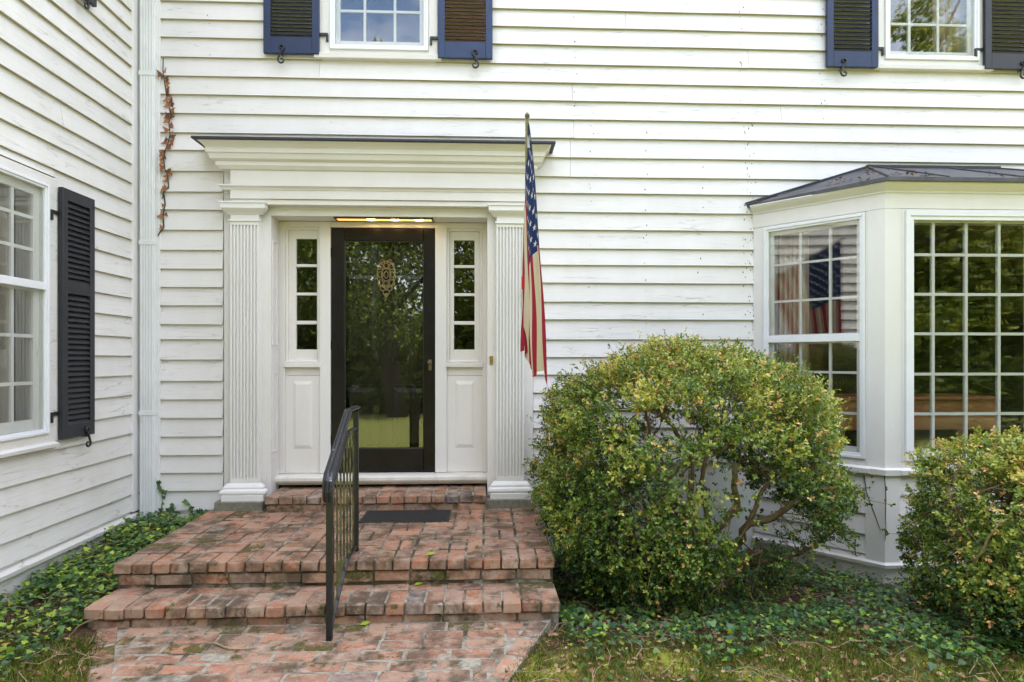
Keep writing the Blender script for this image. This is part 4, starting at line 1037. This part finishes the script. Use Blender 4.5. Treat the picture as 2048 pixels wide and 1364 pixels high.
for i in range(na + 1):
    a = i / na
    top = T0 + dirp * hoist * a
    zbot = EYE - .185 + .20 * (a ** .7) + .05 * math.sin(a * 9); ybot = T0.y + .02 + .46 * a + .03 * math.sin(a * 13)
    for j in range(nb_ + 1):
        b = j / nb_
        s = b ** 1.15
        y = top.y + (ybot - top.y) * (1 - (1 - s) ** 1.6)
        z = top.z + (zbot - top.z) * b
        w = .030 + .150 * b ** .8
        x0 = top.x + (fx(1043, y) - top.x) * b if a > .5 else top.x + (fx(1046, y) - top.x) * b
        x = top.x - .022 + (-.035) * b + w * fold(a) + .006 * math.sin(b * 11 + a * 20) * b
        vs.append((x, y + .012 * math.sin(a * 31 + b * 4) * b, z)); uvs.append((b * 1.66, a))
fs = [(i * (nb_ + 1) + j, (i + 1) * (nb_ + 1) + j, (i + 1) * (nb_ + 1) + j + 1, i * (nb_ + 1) + j + 1) for i in range(na) for j in range(nb_)]
me = bpy.data.meshes.new('cloth'); me.from_pydata(vs, [], fs); uvl = me.uv_layers.new(name='flag')
for lp in me.loops: uvl.data[lp.index].uv = uvs[lp.vertex_index]
for p in me.polygons: p.use_smooth = True
link('cloth', me, 'flag_cloth', FL)
m = MB(); tg = T0 + dirp * .10; m.box(tg.x - .0, tg.x + .022, -tg.y + .012, -tg.y + .014, tg.z - .075, tg.z - .0); m.build('care_tag', 'paper_tag', FL)
cx_ = fx(1050, -1.1); m = MB(); z_ = zat(cx_, -1.1, 566); m.box(cx_ - .022, cx_ + .004, 1.095, 1.105, z_ - .04, z_ + .045) 
m.build('red_clip', 'red_clip', FL, .002)
# ------------------------------------------------------------------ leaves, shrubs, ground cover
def leaf_mesh(name, cen, axis, nrm, size, tone, shape, faces, width=None):
    """one mesh of many small leaves; cen, axis, nrm: (N,3); size, tone: (N,)"""
    N = len(cen); axis = axis / np.maximum(np.linalg.norm(axis, axis=1, keepdims=True), 1e-6)
    side = np.cross(nrm, axis); side /= np.maximum(np.linalg.norm(side, axis=1, keepdims=True), 1e-6); up = np.cross(axis, side)
    sh = np.array(shape, float); K = len(sh)
    V = cen[:, None, :] + size[:, None, None] * (sh[None, :, 0, None] * side[:, None, :] + sh[None, :, 1, None] * axis[:, None, :] + sh[None, :, 2, None] * up[:, None, :])
    V = V.reshape(-1, 3).astype(np.float32)
    lens = [len(f) for f in faces]; flat = np.concatenate([np.array(f) for f in faces]); nl = len(flat)
    idx = (flat[None, :] + (np.arange(N) * K)[:, None]).reshape(-1).astype(np.int32)
    starts = np.cumsum([0] + lens[:-1]); tot = sum(lens)
    ls = (starts[None, :] + (np.arange(N) * tot)[:, None]).reshape(-1).astype(np.int32)
    me = bpy.data.meshes.new(name); me.vertices.add(len(V)); me.vertices.foreach_set('co', V.reshape(-1))
    me.loops.add(len(idx)); me.loops.foreach_set('vertex_index', idx)
    me.polygons.add(len(ls)); me.polygons.foreach_set('loop_start', ls)
    me.update(calc_edges=True)
    at = me.attributes.new('tone', 'FLOAT', 'POINT'); at.data.foreach_set('value', np.repeat(tone, K).astype(np.float32))
    return me
OVAL = ([(0, 0, 0), (.26, .35, .05), (.24, .72, .04), (0, 1, -.02), (-.24, .72, .04), (-.26, .35, .05)], [(0, 1, 2, 3), (0, 3, 4, 5)])
IVY = ([(0, 0, 0), (.30, -.06, .03), (.52, .30, .05), (.28, .48, .04), (0, 1, -.04), (-.28, .48, .04), (-.52, .30, .05), (-.30, -.06, .03)], [(0, 1, 2, 3), (0, 3, 4), (0, 4, 5), (0, 5, 6, 7)])
BLADE = ([(-.05, 0, 0), (.05, 0, 0), (.03, .6, .06), (0, 1, .22), (-.03, .6, .06)], [(0, 1, 2, 3, 4)])
def unit(v): return v / np.maximum(np.linalg.norm(v, axis=-1, keepdims=True), 1e-6)
def fbm(p, s): return np.array([noise.noise(Vector(q) * s) for q in p])
def sprigs(P, out, n_leaf, stem, size, tone, spread=.9):
    """turn sprig points into leaves set round short shoots"""
    N = len(P); d = unit(out + rng.normal(0, .45, (N, 3)) + np.array([0, 0, .25]))
    t = np.tile(np.linspace(.1, 1, n_leaf), N); Pn = np.repeat(P, n_leaf, 0); dn = np.repeat(d, n_leaf, 0)
    cen = Pn + dn * (t * np.repeat(stem, n_leaf))[:, None]
    rnd = unit(rng.normal(0, 1, (len(cen), 3)))
    ax = unit(dn * .55 + unit(rnd - dn * np.sum(rnd * dn, 1, keepdims=True)) * spread)
    nr = unit(dn + rng.normal(0, .35, (len(cen), 3)) + np.array([0, 0, .3]))
    sz_ = np.repeat(size, n_leaf) * rng.uniform(.7, 1.15, len(cen))
    tn = np.clip(np.repeat(tone, n_leaf) + rng.normal(0, .10, len(cen)), 0, 1)
    return cen, ax, nr, sz_, tn
def px_dist(P):
    x, y, z = P[:, 0], P[:, 1], P[:, 2]
    dep = x * math.sin(YAW) + (y + D) * math.cos(YAW); xr_ = x * math.cos(YAW) - (y + D) * math.sin(YAW)
    return 1024 + FPX * xr_ / dep, HOR - FPX * (z - EYE) / dep
def boxwood(name, base, cen, rad, holes, label, branches, n, seed, thin=.22, power=2.5, brown=()):
    global rng
    rng = np.random.default_rng(seed)
    b = empty(name, base, label=label, cat='bush', group='clipped boxwood bushes before the house')
    c = np.array(cen); r = np.array(rad)
    K = n // 22; kd = unit(rng.normal(0, 1, (K, 3))); kw = rng.integers(0, K, n); kr = rng.normal(0, .030, K); kt = rng.normal(0, .085, K)   # leafy clumps with dark gaps between them
    d = unit(kd[kw] + rng.normal(0, .048, (n, 3)))
    # super-ellipsoid: clipped, a little boxy
    k = (np.sum(np.abs(d) ** power, 1)) ** (-1 / power)
    dep = np.clip(rng.exponential(thin * .42, n), 0, .8)
    stray = rng.random(n) < .006; dep[stray] = -rng.uniform(.03, .085, stray.sum())
    lump = fbm(d * 1.0, 2.3) * .07 + fbm(d, 6.0) * .075 + fbm(d, 14) * .05
    off = np.sum((d - kd[kw]) ** 2, 1); P = c + d * (k * (1 + lump + kr[kw] - dep - off * 6))[:, None] * r
    keep = P[:, 2] > gz(base[0], base[1]) - .02
    low_ = (P[:, 2] - c[2]) / r[2]
    den = fbm(P, 3.1) * .5 + fbm(P, 8.0) * .4
    keep &= den > -.34 + .10 * (low_ < -.5)
    for (hx, hz, ha, hb, kp) in holes:
        q = ((P[:, 0] - hx) / ha) ** 2 + ((P[:, 2] - hz) / hb) ** 2 + fbm(P, 5.0) * .55
        keep &= (q > 1) | (rng.random(n) < kp)
    P, d, low_, dep, kw = P[keep], d[keep], low_[keep], dep[keep], kw[keep]
    tone = .35 + .17 * np.clip(low_, -1, 1) + .22 * fbm(P, 4.0) + kt[kw] - np.clip(dep, 0, 1) * .45 + rng.normal(0, .07, len(P))  # deeper leaves toned darker: inner shade painted into the leaf colour
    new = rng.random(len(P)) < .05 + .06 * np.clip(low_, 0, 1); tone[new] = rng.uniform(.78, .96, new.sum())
    for (bx_, bz_, br_, bt_) in brown:
        q = ((P[:, 0] - bx_) ** 2 + (P[:, 2] - bz_) ** 2) / br_ ** 2
        hit = (q < 1) & (rng.random(len(P)) < .93) & (d[:, 1] < .35); tone[hit] = bt_
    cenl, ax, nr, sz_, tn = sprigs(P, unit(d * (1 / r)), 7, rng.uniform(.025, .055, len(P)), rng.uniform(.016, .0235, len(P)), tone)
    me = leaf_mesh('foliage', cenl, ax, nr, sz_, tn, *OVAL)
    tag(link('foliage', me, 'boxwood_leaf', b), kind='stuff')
    for pts, r0, r1, mat in branches:
        pv = [Vector(p) for p in pts]; fine = []
        for i in range(len(pv) - 1):
            for t in (0, .33, .66): fine.append(pv[i].lerp(pv[i + 1], t) + Vector((random.gauss(0, .008), random.gauss(0, .012), random.gauss(0, .008))))
        fine.append(pv[-1]); m = MB(); m.tube(fine, [r0 + (r1 - r0) * i / (len(fine) - 1) for i in range(len(fine))], 7); m.build('branch', mat, b, smooth=True)
    # fine inner twigs, too many to count
    m = MB(); src = [Vector(p) for pts, r0, r1, mat in branches for p in pts[1:] if r0 > .012]
    for i in np.where(dep < 0)[0]: e = Vector(P[i]); dd = Vector(d[i]); m.tube([e - dd * .12, e - dd * .05, e + dd * .02], [.002, .0018, .001], 4, False)
    idx = rng.choice(len(P), min(420, len(P)), replace=False)
    for i in idx:
        e = Vector(P[i]); s_ = min(src, key=lambda q: (q - e).length + random.random() * .25) if src else Vector(base)
        mid_ = s_.lerp(e, .5) + Vector((random.gauss(0, .03), random.gauss(0, .03), random.gauss(0, .03)))
        m.tube([s_, mid_, e], [.0055, .0035, .0015], 4, False)
    tag(m.build('twigs', 'bark', b), kind='stuff')
    return b
def bp(u, v, y): return (fx(u, y), y, fz(u, v, y))
yb = -.98
br1 = [([bp(1345, 1175, yb), bp(1385, 1110, yb), bp(1425, 1069, yb), bp(1462, 1034, yb - .05), bp(1475, 1003, yb - .1), bp(1468, 930, yb - .1)], .034, .018, 'bark'),
       ([bp(1410, 1175, yb + .05), bp(1450, 1125, yb), bp(1482, 1082, yb - .05), bp(1497, 1051, yb - .1), bp(1559, 1025, yb - .15), bp(1612, 985, yb - .15), bp(1626, 945, yb - .2)], .032, .016, 'bark'),
       ([bp(1448, 1180, yb), bp(1475, 1135, yb), bp(1497, 1108, yb - .1), bp(1522, 1104, yb - .2)], .022, .018, 'bark'),
       ([bp(1500, 1130, yb + .1), bp(1599, 1108, yb), bp(1640, 1085, yb - .05), bp(1680, 1050, yb - .1)], .018, .010, 'bark'),
       ([bp(1385, 1110, yb + .1), bp(1379, 1012, yb + .1), bp(1382, 906, yb + .1), bp(1340, 850, yb), bp(1304, 800, yb)], .024, .010, 'bark'),
       ([bp(1385, 1090, yb + .2), bp(1340, 965, yb + .1), bp(1300, 880, yb), bp(1290, 820, yb)], .02, .008, 'bark'),
       ([bp(1326, 963, yb), bp(1380, 930, yb - .1), bp(1427, 906, yb - .1), bp(1475, 868, yb - .15)], .013, .009, 'bark'),
       ([bp(1425, 1069, yb), bp(1400, 960, yb - .1), bp(1440, 850, yb - .1), bp(1460, 760, yb)], .018, .007, 'bark'),
       ([bp(1497, 1051, yb - .1), bp(1540, 960, yb), bp(1590, 860, yb), bp(1610, 800, yb)], .016, .006, 'bark'),
       ([bp(1350, 1165, yb), bp(1270, 1080, yb), bp(1200, 960, yb), bp(1160, 880, yb)], .026, .01, 'bark')]
for k in range(16):
    u0, v0 = random.uniform(1370, 1450), random.uniform(1165, 1200); yy = yb - random.uniform(.2, .5)
    br1.append(([bp(u0, v0, yy), bp(u0 + random.uniform(-40, 40), v0 - random.uniform(20, 60), yy), bp(u0 + random.uniform(-70, 60), v0 - random.uniform(10, 110), yy - .05)], .0042, .002, 'dead_twig'))
c1 = bp(1371, 940, yb)
hole = lambda u, v, a, b, k: (fx(u, yb), fz(u, v, yb), a, b, k)
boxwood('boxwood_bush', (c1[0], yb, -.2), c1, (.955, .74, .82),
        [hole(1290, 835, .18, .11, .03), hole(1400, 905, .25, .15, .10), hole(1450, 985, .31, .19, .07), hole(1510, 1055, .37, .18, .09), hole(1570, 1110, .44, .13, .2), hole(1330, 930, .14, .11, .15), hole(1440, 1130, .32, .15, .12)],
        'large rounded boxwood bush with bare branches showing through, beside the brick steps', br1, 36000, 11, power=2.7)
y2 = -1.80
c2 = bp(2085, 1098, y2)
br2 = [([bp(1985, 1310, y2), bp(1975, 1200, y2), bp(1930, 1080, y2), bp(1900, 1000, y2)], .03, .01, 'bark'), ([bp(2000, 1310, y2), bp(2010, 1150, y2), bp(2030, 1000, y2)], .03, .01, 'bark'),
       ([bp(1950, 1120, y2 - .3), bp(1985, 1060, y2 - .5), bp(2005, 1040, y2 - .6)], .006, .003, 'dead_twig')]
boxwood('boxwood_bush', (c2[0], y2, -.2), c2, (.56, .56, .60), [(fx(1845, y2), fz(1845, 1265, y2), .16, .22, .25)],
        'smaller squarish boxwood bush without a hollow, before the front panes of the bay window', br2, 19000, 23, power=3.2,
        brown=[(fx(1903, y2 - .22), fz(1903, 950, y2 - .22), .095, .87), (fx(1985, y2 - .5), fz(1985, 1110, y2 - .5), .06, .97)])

# ivy, litter and grass on the ground
def in_bay(x, y): return (y > -.06) or (x > XB0 - .1 and y > -.1 - (min(x, Cx) - XB0) * math.tan(ANG) and y > Cy - .08)
def bad(x, y):
    if x < XL + .03 or in_bay(x, y): return True
    if XSL - .012 < x < XSR + .012 and y > yn2 - .01: return True
    if y <= yn2 and edge_l(y) - .06 < x < edge_r(y) + .06: return True
    return False
def scatter(n, x0, x1, y0, y1, dens):
    out = []
    while len(out) < n:
        x, y = random.uniform(x0, x1), random.uniform(y0, y1)
        if bad(x, y) or random.random() > dens(x, y): continue
        out.append((x, y, gz(x, y)))
    return np.array(out)
def cover(name, label, P, h, size, tone, mat, shape, flat, cat='ivy', kind='stuff'):
    n = len(P); C = P + np.c_[np.zeros((n, 2)), h]
    nr = unit(np.c_[rng.normal(0, flat, (n, 2)), np.ones(n)]); ax = unit(np.c_[rng.normal(0, 1, (n, 2)), rng.normal(0, .25, n)])
    o = link(name, leaf_mesh(name, C, ax, nr, size, tone, *shape), mat); return tag(o, label, cat, None, kind)
nz_ = lambda x, y, s: noise.noise(Vector((x * s, y * s, 4.2)))
P = scatter(4300, XL, XSL + .02, -2.3, -.02, lambda x, y: min(1, max(.04, (.65 + nz_(x, y, 3) * 1.0 + nz_(x, y, 8) * .5) * (1 if y > -1.75 else .35))))
cover('ivy_ground_cover', 'green ivy carpet between the wing wall and the brick steps', P, rng.uniform(.015, .10, len(P)), (.013 + .036 * rng.beta(1.4, 2.0, len(P))), np.clip(rng.beta(1.6, 1.6, len(P)) + .12 * fbm(P, 5), 0, 1), 'ivy_leaf', IVY, .45)
P = scatter(15000, XSR, 4.6, -2.55, -.03, lambda x, y: min(1, max(.03, (.55 + nz_(x, y, 2.2) * 1.0 + nz_(x, y, 7) * .5) * (1 if y > -1.95 - .12 * x + .25 * nz_(x, y, 4) else .10))))
cover('ivy_ground_cover', 'dark green ivy carpet under and before the boxwood bushes', P, rng.uniform(.01, .085, len(P)), (.012 + .034 * rng.beta(1.4, 2.2, len(P))), np.clip(rng.beta(1.5, 2.2, len(P)) + .12 * fbm(P, 5), 0, 1), 'ivy_leaf', IVY, .45)
P = scatter(9000, XL, 4.6, -2.7, -.03, lambda x, y: .8)
cover('leaf_litter', 'brown leaf litter strewn over the soil among the ivy', P, rng.uniform(.004, .03, len(P)), rng.uniform(.012, .042, len(P)), rng.random(len(P)), 'dead_leaf', OVAL, .5, 'leaf litter')
m = MB()
for k in range(420):
    x, y, z = scatter(1, XL, 4.4, -2.6, -.05, lambda x, y: .9)[0]; a = random.random() * 6.28; l = random.uniform(.05, .22); c_ = random.gauss(0, .6)
    pts = [(x + math.cos(a + c_ * t) * l * (t - .5), y + math.sin(a + c_ * t) * l * (t - .5), z + .02 + random.random() * .03 + .03 * math.sin(t * 3)) for t in (0, .33, .66, 1)]
    m.tube(pts, random.uniform(.0010, .0022), 4, False)
tag(m.build('fallen_twigs', 'dead_twig'), 'thin dry stems and twigs tangled in the ground cover', 'twigs', None, 'stuff')
def gd(x, y):
    if x < -1: return .9 if y < -1.75 - .2 * nz_(x, y, 3) else .03
    return .85 * max(.0, min(1, .55 + nz_(x, y, 3.5))) if y < -1.80 - .08 * x + .3 * nz_(x, y, 2) else .0
P = scatter(46000, -3.4, 3.6, -3.2, -1.5, gd)
n = len(P); ax = unit(np.c_[rng.normal(0, .55, (n, 2)), np.ones(n)]); nr = unit(rng.normal(0, 1, (n, 3)))
tag(link('grass', leaf_mesh('grass', P, ax, nr, rng.uniform(.018, .055, n), np.clip(rng.beta(2, 2, n) + .25 * fbm(P, 3), 0, 1), *BLADE), 'grass_blade'), 'short mossy yellow green grass at the front edge of the beds', 'grass', None, 'stuff')

# rust coloured creeper on the wall beside the downspout
VN = empty('creeper_vine', FRONT.p(A(328), .03, Z(328, 480)), label='dried rust coloured creeper climbing the clapboards beside the downspout', cat='vine')
vp = [(312, 478), (322, 462), (328, 455), (326, 430), (330, 410), (327, 384), (337, 376), (336, 350), (330, 338), (328, 318), (330, 300), (336, 284), (340, 268), (338, 245), (342, 232), (339, 215), (334, 200), (331, 180), (328, 158), (326, 140), (327, 116)]
pts = [Vector(FRONT.p(A(u, .03), .030 + .004 * math.sin(i), Z(u, v, .03))) for i, (u, v) in enumerate(vp)]
m = MB(); m.tube(pts, [.0055 - .002 * i / len(pts) for i in range(len(pts))], 5); m.build('stem', 'dark_bark', VN)
tri = leaf_mesh('leaf', np.zeros((1, 3)), np.array([[0, 0, 1.]]), np.array([[0, -1., .0]]), np.array([.034]), np.array([.5]), [(0, 0, 0), (.34, .45, .10), (.60, .88, .16), (0, .74, .05), (-.60, .88, .16), (-.34, .45, .10)], [(0, 1, 2, 3), (0, 3, 4, 5)])
tri.materials.append(MATS['rust_leaf'])
tris = [tri]
for tv in (.05, .8):
    t2 = tri.copy(); t2.attributes['tone'].data.foreach_set('value', np.full(6, tv, np.float32)); tris.append(t2)
for (u0, v0), (u1, v1) in zip(vp[2:-2], vp[3:-1]):
    k = 4 if v1 < 330 else 3
    if 376 < v1 < 425: k = 2
    for q in range(k):
        t = (q + random.random() * .6) / k; u = u0 + (u1 - u0) * t + random.uniform(-1, 1); v = v0 + (v1 - v0) * t
        o = bpy.data.objects.new('leaf', random.choice(tris)); COL.objects.link(o); o.parent = VN
        o.location = Vector(FRONT.p(A(u, .04), .036, Z(u, v, .04))) - world_loc(VN)
        o.rotation_euler = (random.uniform(-.6, .6), random.choice((-1, 1)) * random.uniform(.6, 1.9), random.uniform(-.4, .4)); o.scale = (random.uniform(.9, 1.6),) * 3
# dead tendrils on the foot of the bay
DV = empty('dead_vine', BF.p(0, .04, zc(1110)), label='thin dead vine stems clinging to the corner foot of the bay window', cat='vine')
for f_, pl_ in ((BL, [(1728, 950), (1733, 985), (1742, 1010), (1750, 1030), (1757, 1050), (1762, 1062)]), (BF, [(1769, 952), (1771, 975), (1772, 1000), (1771, 1030), (1772, 1060), (1770, 1082)]), (BL, [(1709, 1068), (1711, 1085), (1710, 1100), (1712, 1112)])):
    m = MB(); m.tube([f_.p(su(f_, u, .036), .036, sz(f_, u, v, .036)) for u, v in pl_], [.0035, .003, .0032, .0028, .0024, .0016][:len(pl_)], 5); m.build('stem', 'dark_bark', DV)
cl = [(1772, 972), (1776, 978), (1771, 1000), (1741, 955), (1743, 962), (1770, 1062), (1772, 1072), (1768, 1058)]
for u, v in cl:
    f_ = BF if u > 1768 else BL
    o = bpy.data.objects.new('leaf', random.choice(tris)); COL.objects.link(o); o.parent = DV
    o.location = Vector(f_.p(su(f_, u, .04), .04, sz(f_, u, v, .04))) - world_loc(DV); o.rotation_euler = (random.uniform(-.5, .5), random.uniform(0, 6), 0); o.scale = (.6,) * 3
# green ivy shoots climbing at the foot of the corner
IV = empty('ivy_shoots', FRONT.p(A(330), .04, .1), label='young green ivy shoots climbing the foot of the wall beside the downspout', cat='ivy')
tri_g = [leaf_mesh('leaf', np.zeros((1, 3)), np.array([[0, 0, 1.]]), np.array([[0, -1., .1]]), np.array([.042]), np.array([tv]), *IVY) for tv in (.2, .4, .6)]
for t_m in tri_g: t_m.materials.append(MATS['ivy_leaf'])
for line in ([(318, 1035), (322, 1010), (324, 985), (318, 972), (313, 962)], [(322, 1035), (335, 1018), (345, 1010), (350, 1020)], [(385, 1035), (382, 1015), (372, 1002)], [(385, 1035), (395, 1022), (402, 1018)], [(268, 1040), (272, 1015), (270, 1000), (273, 985)]):
    m = MB(); pv = [FRONT.p(A(u, .06), .045, Z(u, v, .06)) for u, v in line]; m.tube(pv, .0025, 4); m.build('stem', 'dark_bark', IV)
    for (u0, v0), (u1, v1) in zip(line[:-1], line[1:]):
        for t in (.1, .5, .9):
            o = bpy.data.objects.new('leaf', random.choice(tri_g)); COL.objects.link(o); o.parent = IV
            u, v = u0 + (u1 - u0) * t + random.uniform(-3, 3), v0 + (v1 - v0) * t
            o.location = Vector(FRONT.p(A(u, .06), .05, Z(u, v, .06))) - world_loc(IV); o.rotation_euler = (random.uniform(-.5, .5), random.uniform(0, 6), random.uniform(-.5, .5)); o.scale = (random.uniform(.6, 1.1),) * 3

# small things on the ground and the roof
tw = MB(); pv = [(u, v) for u, v in ((409, 1286), (432, 1288), (448, 1294), (460, 1299), (490, 1298), (515, 1295))]
tw.tube([(*gp(u, v, .008), .008 + .004 * (i % 2)) for i, (u, v) in enumerate(pv)], [.003, .004, .005, .005, .004, .002], 6)
tag(tw.build('twig', 'dead_twig', smooth=True), 'thin reddish twig lying on the brick path', 'twig')
pp = empty('drain_pipe', (*gp(1830, 1226, -.17), -.17), label='black plastic drain pipe end half buried under the bush near the bay', cat='pipe')
c_ = Vector((*gp(1828, 1228, -.15), -.13)); ax_ = Vector((-.95, -.25, 0)).normalized()
m = MB(); k = 14
m.tube([c_ + ax_ * -.05 + ax_ * (.28 * i / k) * -1 for i in range(k + 1)][::-1], [.052 if i % 2 else .058 for i in range(k + 1)], 12, True); m.tube([c_ + ax_ * .0, c_ + ax_ * -.06], .066, 14); m.build('pipe_body', 'plastic_black', pp, smooth=False)
fl = []
for i, (u, v, h, lab) in enumerate([(852, 1112, HL, 'small fallen green leaf on the landing near its front edge'), (828, 1172, HT, 'small fallen green leaf at the back of the lower step'), (720, 1252, 0, 'small fallen green leaf on the path by the lower step')]):
    m = MB(); x, y = gp(u, v, h); me = leaf_mesh('fallen_leaf', np.array([[x, y, h + .006]]), np.array([[.8, .5, .05]]), np.array([[.1, -.2, 1.]]), np.array([.06]), np.array([.85]), *OVAL)
    tag(link('fallen_leaf', me, 'ivy_leaf'), lab, 'leaf', 'fallen green leaves')
lp = []
for cu, cv, k, w in ((1735, 343, 40, .05), (1690, 358, 10, .03), (1668, 368, 8, .03), (1790, 350, 24, .04), (1855, 356, 46, .05), (1830, 345, 8, .03), (1915, 338, 8, .02), (2015, 358, 8, .02), (2035, 357, 26, .03), (1730, 362, 10, .03), (1985, 350, 6, .05)):
    for _ in range(k):
        u, v = cu + random.gauss(0, 11), cv + random.gauss(0, 3)
        # hit the roof planes
        best = None
        for f in RF.data.polygons:
            if abs(f.normal.z) < .2 or f.normal.z < 0: continue
            dx, dy = ray(u); o_ = Vector((0, -D, EYE)); dep = 1 / (dx * math.sin(YAW) + dy * math.cos(YAW)); dv = Vector((dx * dep, dy * dep, -(v - HOR) / FPX))
            dn_ = f.normal.dot(dv)
            if abs(dn_) < 1e-5: continue
            t = f.normal.dot(f.center - o_) / dn_; h_ = o_ + dv * t
            from mathutils.geometry import intersect_point_tri
            vv = [RF.data.vertices[i].co for i in f.vertices]
            for a_ in range(1, len(vv) - 1):
                if intersect_point_tri(h_, vv[0], vv[a_], vv[a_ + 1]): best = h_
        if best: lp.append(best + Vector((0, 0, .006)))
lp = np.array([tuple(p) for p in lp]); n = len(lp)
tag(link('roof_litter', leaf_mesh('roof_litter', lp, unit(rng.normal(0, 1, (n, 3)) * np.array([1, 1, .2])), unit(rng.normal(0, .4, (n, 3)) + np.array([0, 0, 1])), rng.uniform(.014, .034, n), rng.random(n) * .7, *OVAL), 'dead_leaf'), 'dry brown leaves and needles lying on the bay window roof', 'leaf litter', None, 'stuff')

# ------------------------------------------------------------------ trees across the lawn (seen mirrored in the glass)
def tree(x, y, h, r, crown0, label, seed, n=9000, lean=0, lsize=(.10, .20)):
    global rng
    rng = np.random.default_rng(seed); g0 = gz(x, y)
    t = empty('tree', (x, y, g0), label=label, cat='tree', group='trees mirrored in the glass')
    m = MB(); top = Vector((x + lean, y, g0 + h * .8))
    b0 = Vector((x, y, g0 - .1)); tr = [b0.lerp(top, q) + Vector((math.sin(q * 5 + seed) * .18, 0, 0)) for q in (0, .15, .3, .5, .75, 1)]
    m.tube(tr, [.30, .25, .22, .17, .10, .03], 8)
    limbs = []
    for k in range(11):
        a = k * 2.4 + seed; s_ = tr[1].lerp(tr[5], .2 + .07 * k); e = s_ + Vector((math.cos(a) * r * .75, math.sin(a) * r * .75, h * .16 + random.random() * .5)); md = s_.lerp(e, .5) + Vector((0, 0, .25))
        m.tube([s_, md, e], [.09, .055, .02], 5, False); limbs += [md, e]
    m.build('trunk', 'dark_bark', t, smooth=True)
    K = 150; cd = unit(rng.normal(0, 1, (K, 3))); cr_ = rng.random(K) ** .4
    cc = np.array([x + lean * .6, y, g0 + (crown0 + h) / 2]) + cd * cr_[:, None] * np.array([r, r, (h - crown0) / 2])
    w = rng.integers(0, K, n); P = cc[w] + rng.normal(0, 1, (n, 3)) * np.array([.42, .42, .20]) * r / 3
    me = leaf_mesh('crown', P, unit(rng.normal(0, 1, (n, 3)) + np.array([0, 0, -.4])), unit(rng.normal(0, .7, (n, 3)) + np.array([0, 0, 1])), rng.uniform(*lsize, n), np.clip(rng.normal(.45, .24, n) + .2 * (cd[w][:, 2]), 0, 1), *OVAL)
    tag(link('crown', me, 'tree_leaf', t), kind='stuff')
tree(-2.4, -11.5, 9.6, 3.4, 1.4, 'spreading maple mirrored in the storm door glass', 3, 34000, -.3, (.08, .15))
tree(-6.5, -15, 9.5, 3.6, 1.6, 'leafy tree mirrored in the left sidelight beside the door', 5, 16000)
tree(1.6, -16, 8.4, 3.0, 1.4, 'leafy tree mirrored in the right sidelight beside the door', 8, 16000)
tree(7.6, -8.6, 6.6, 3.0, .3, 'dense bushy tree mirrored in the wide bay window panes', 13, 60000, 0, (.07, .13))
tree(11.2, -8.0, 6.8, 3.2, .3, 'dense tree mirrored at the edge of the bay window panes', 17, 60000, 0, (.07, .13))
tree(15.0, -16, 15, 1.7, 4, 'tall tree mirrored in the upstairs window above the bay', 21, 16000)
rng = np.random.default_rng(31)
n = 60000; P = np.c_[rng.uniform(-30, 34, n), -12.6 - 12 * rng.random(n) ** 1.2, np.zeros(n)]
hh = 1.3 + 1.1 * fbm(P * np.array([1, .3, 0]), .55) + (-12.6 - P[:, 1]) * .42
P[:, 2] = np.array([gz(a, b) for a, b in P[:, :2]]) + rng.random(n) ** .7 * np.clip(hh, .3, 6.5)
tag(link('undergrowth', leaf_mesh('undergrowth', P, unit(rng.normal(0, 1, (n, 3))), unit(rng.normal(0, .8, (n, 3)) + np.array([0, 0, 1])), rng.uniform(.22, .45, n), np.clip(rng.normal(.3, .2, n), 0, 1), *OVAL), 'tree_leaf'), 'dark wood edge undergrowth across the lawn, seen mirrored in the glass', 'undergrowth', None, 'stuff')
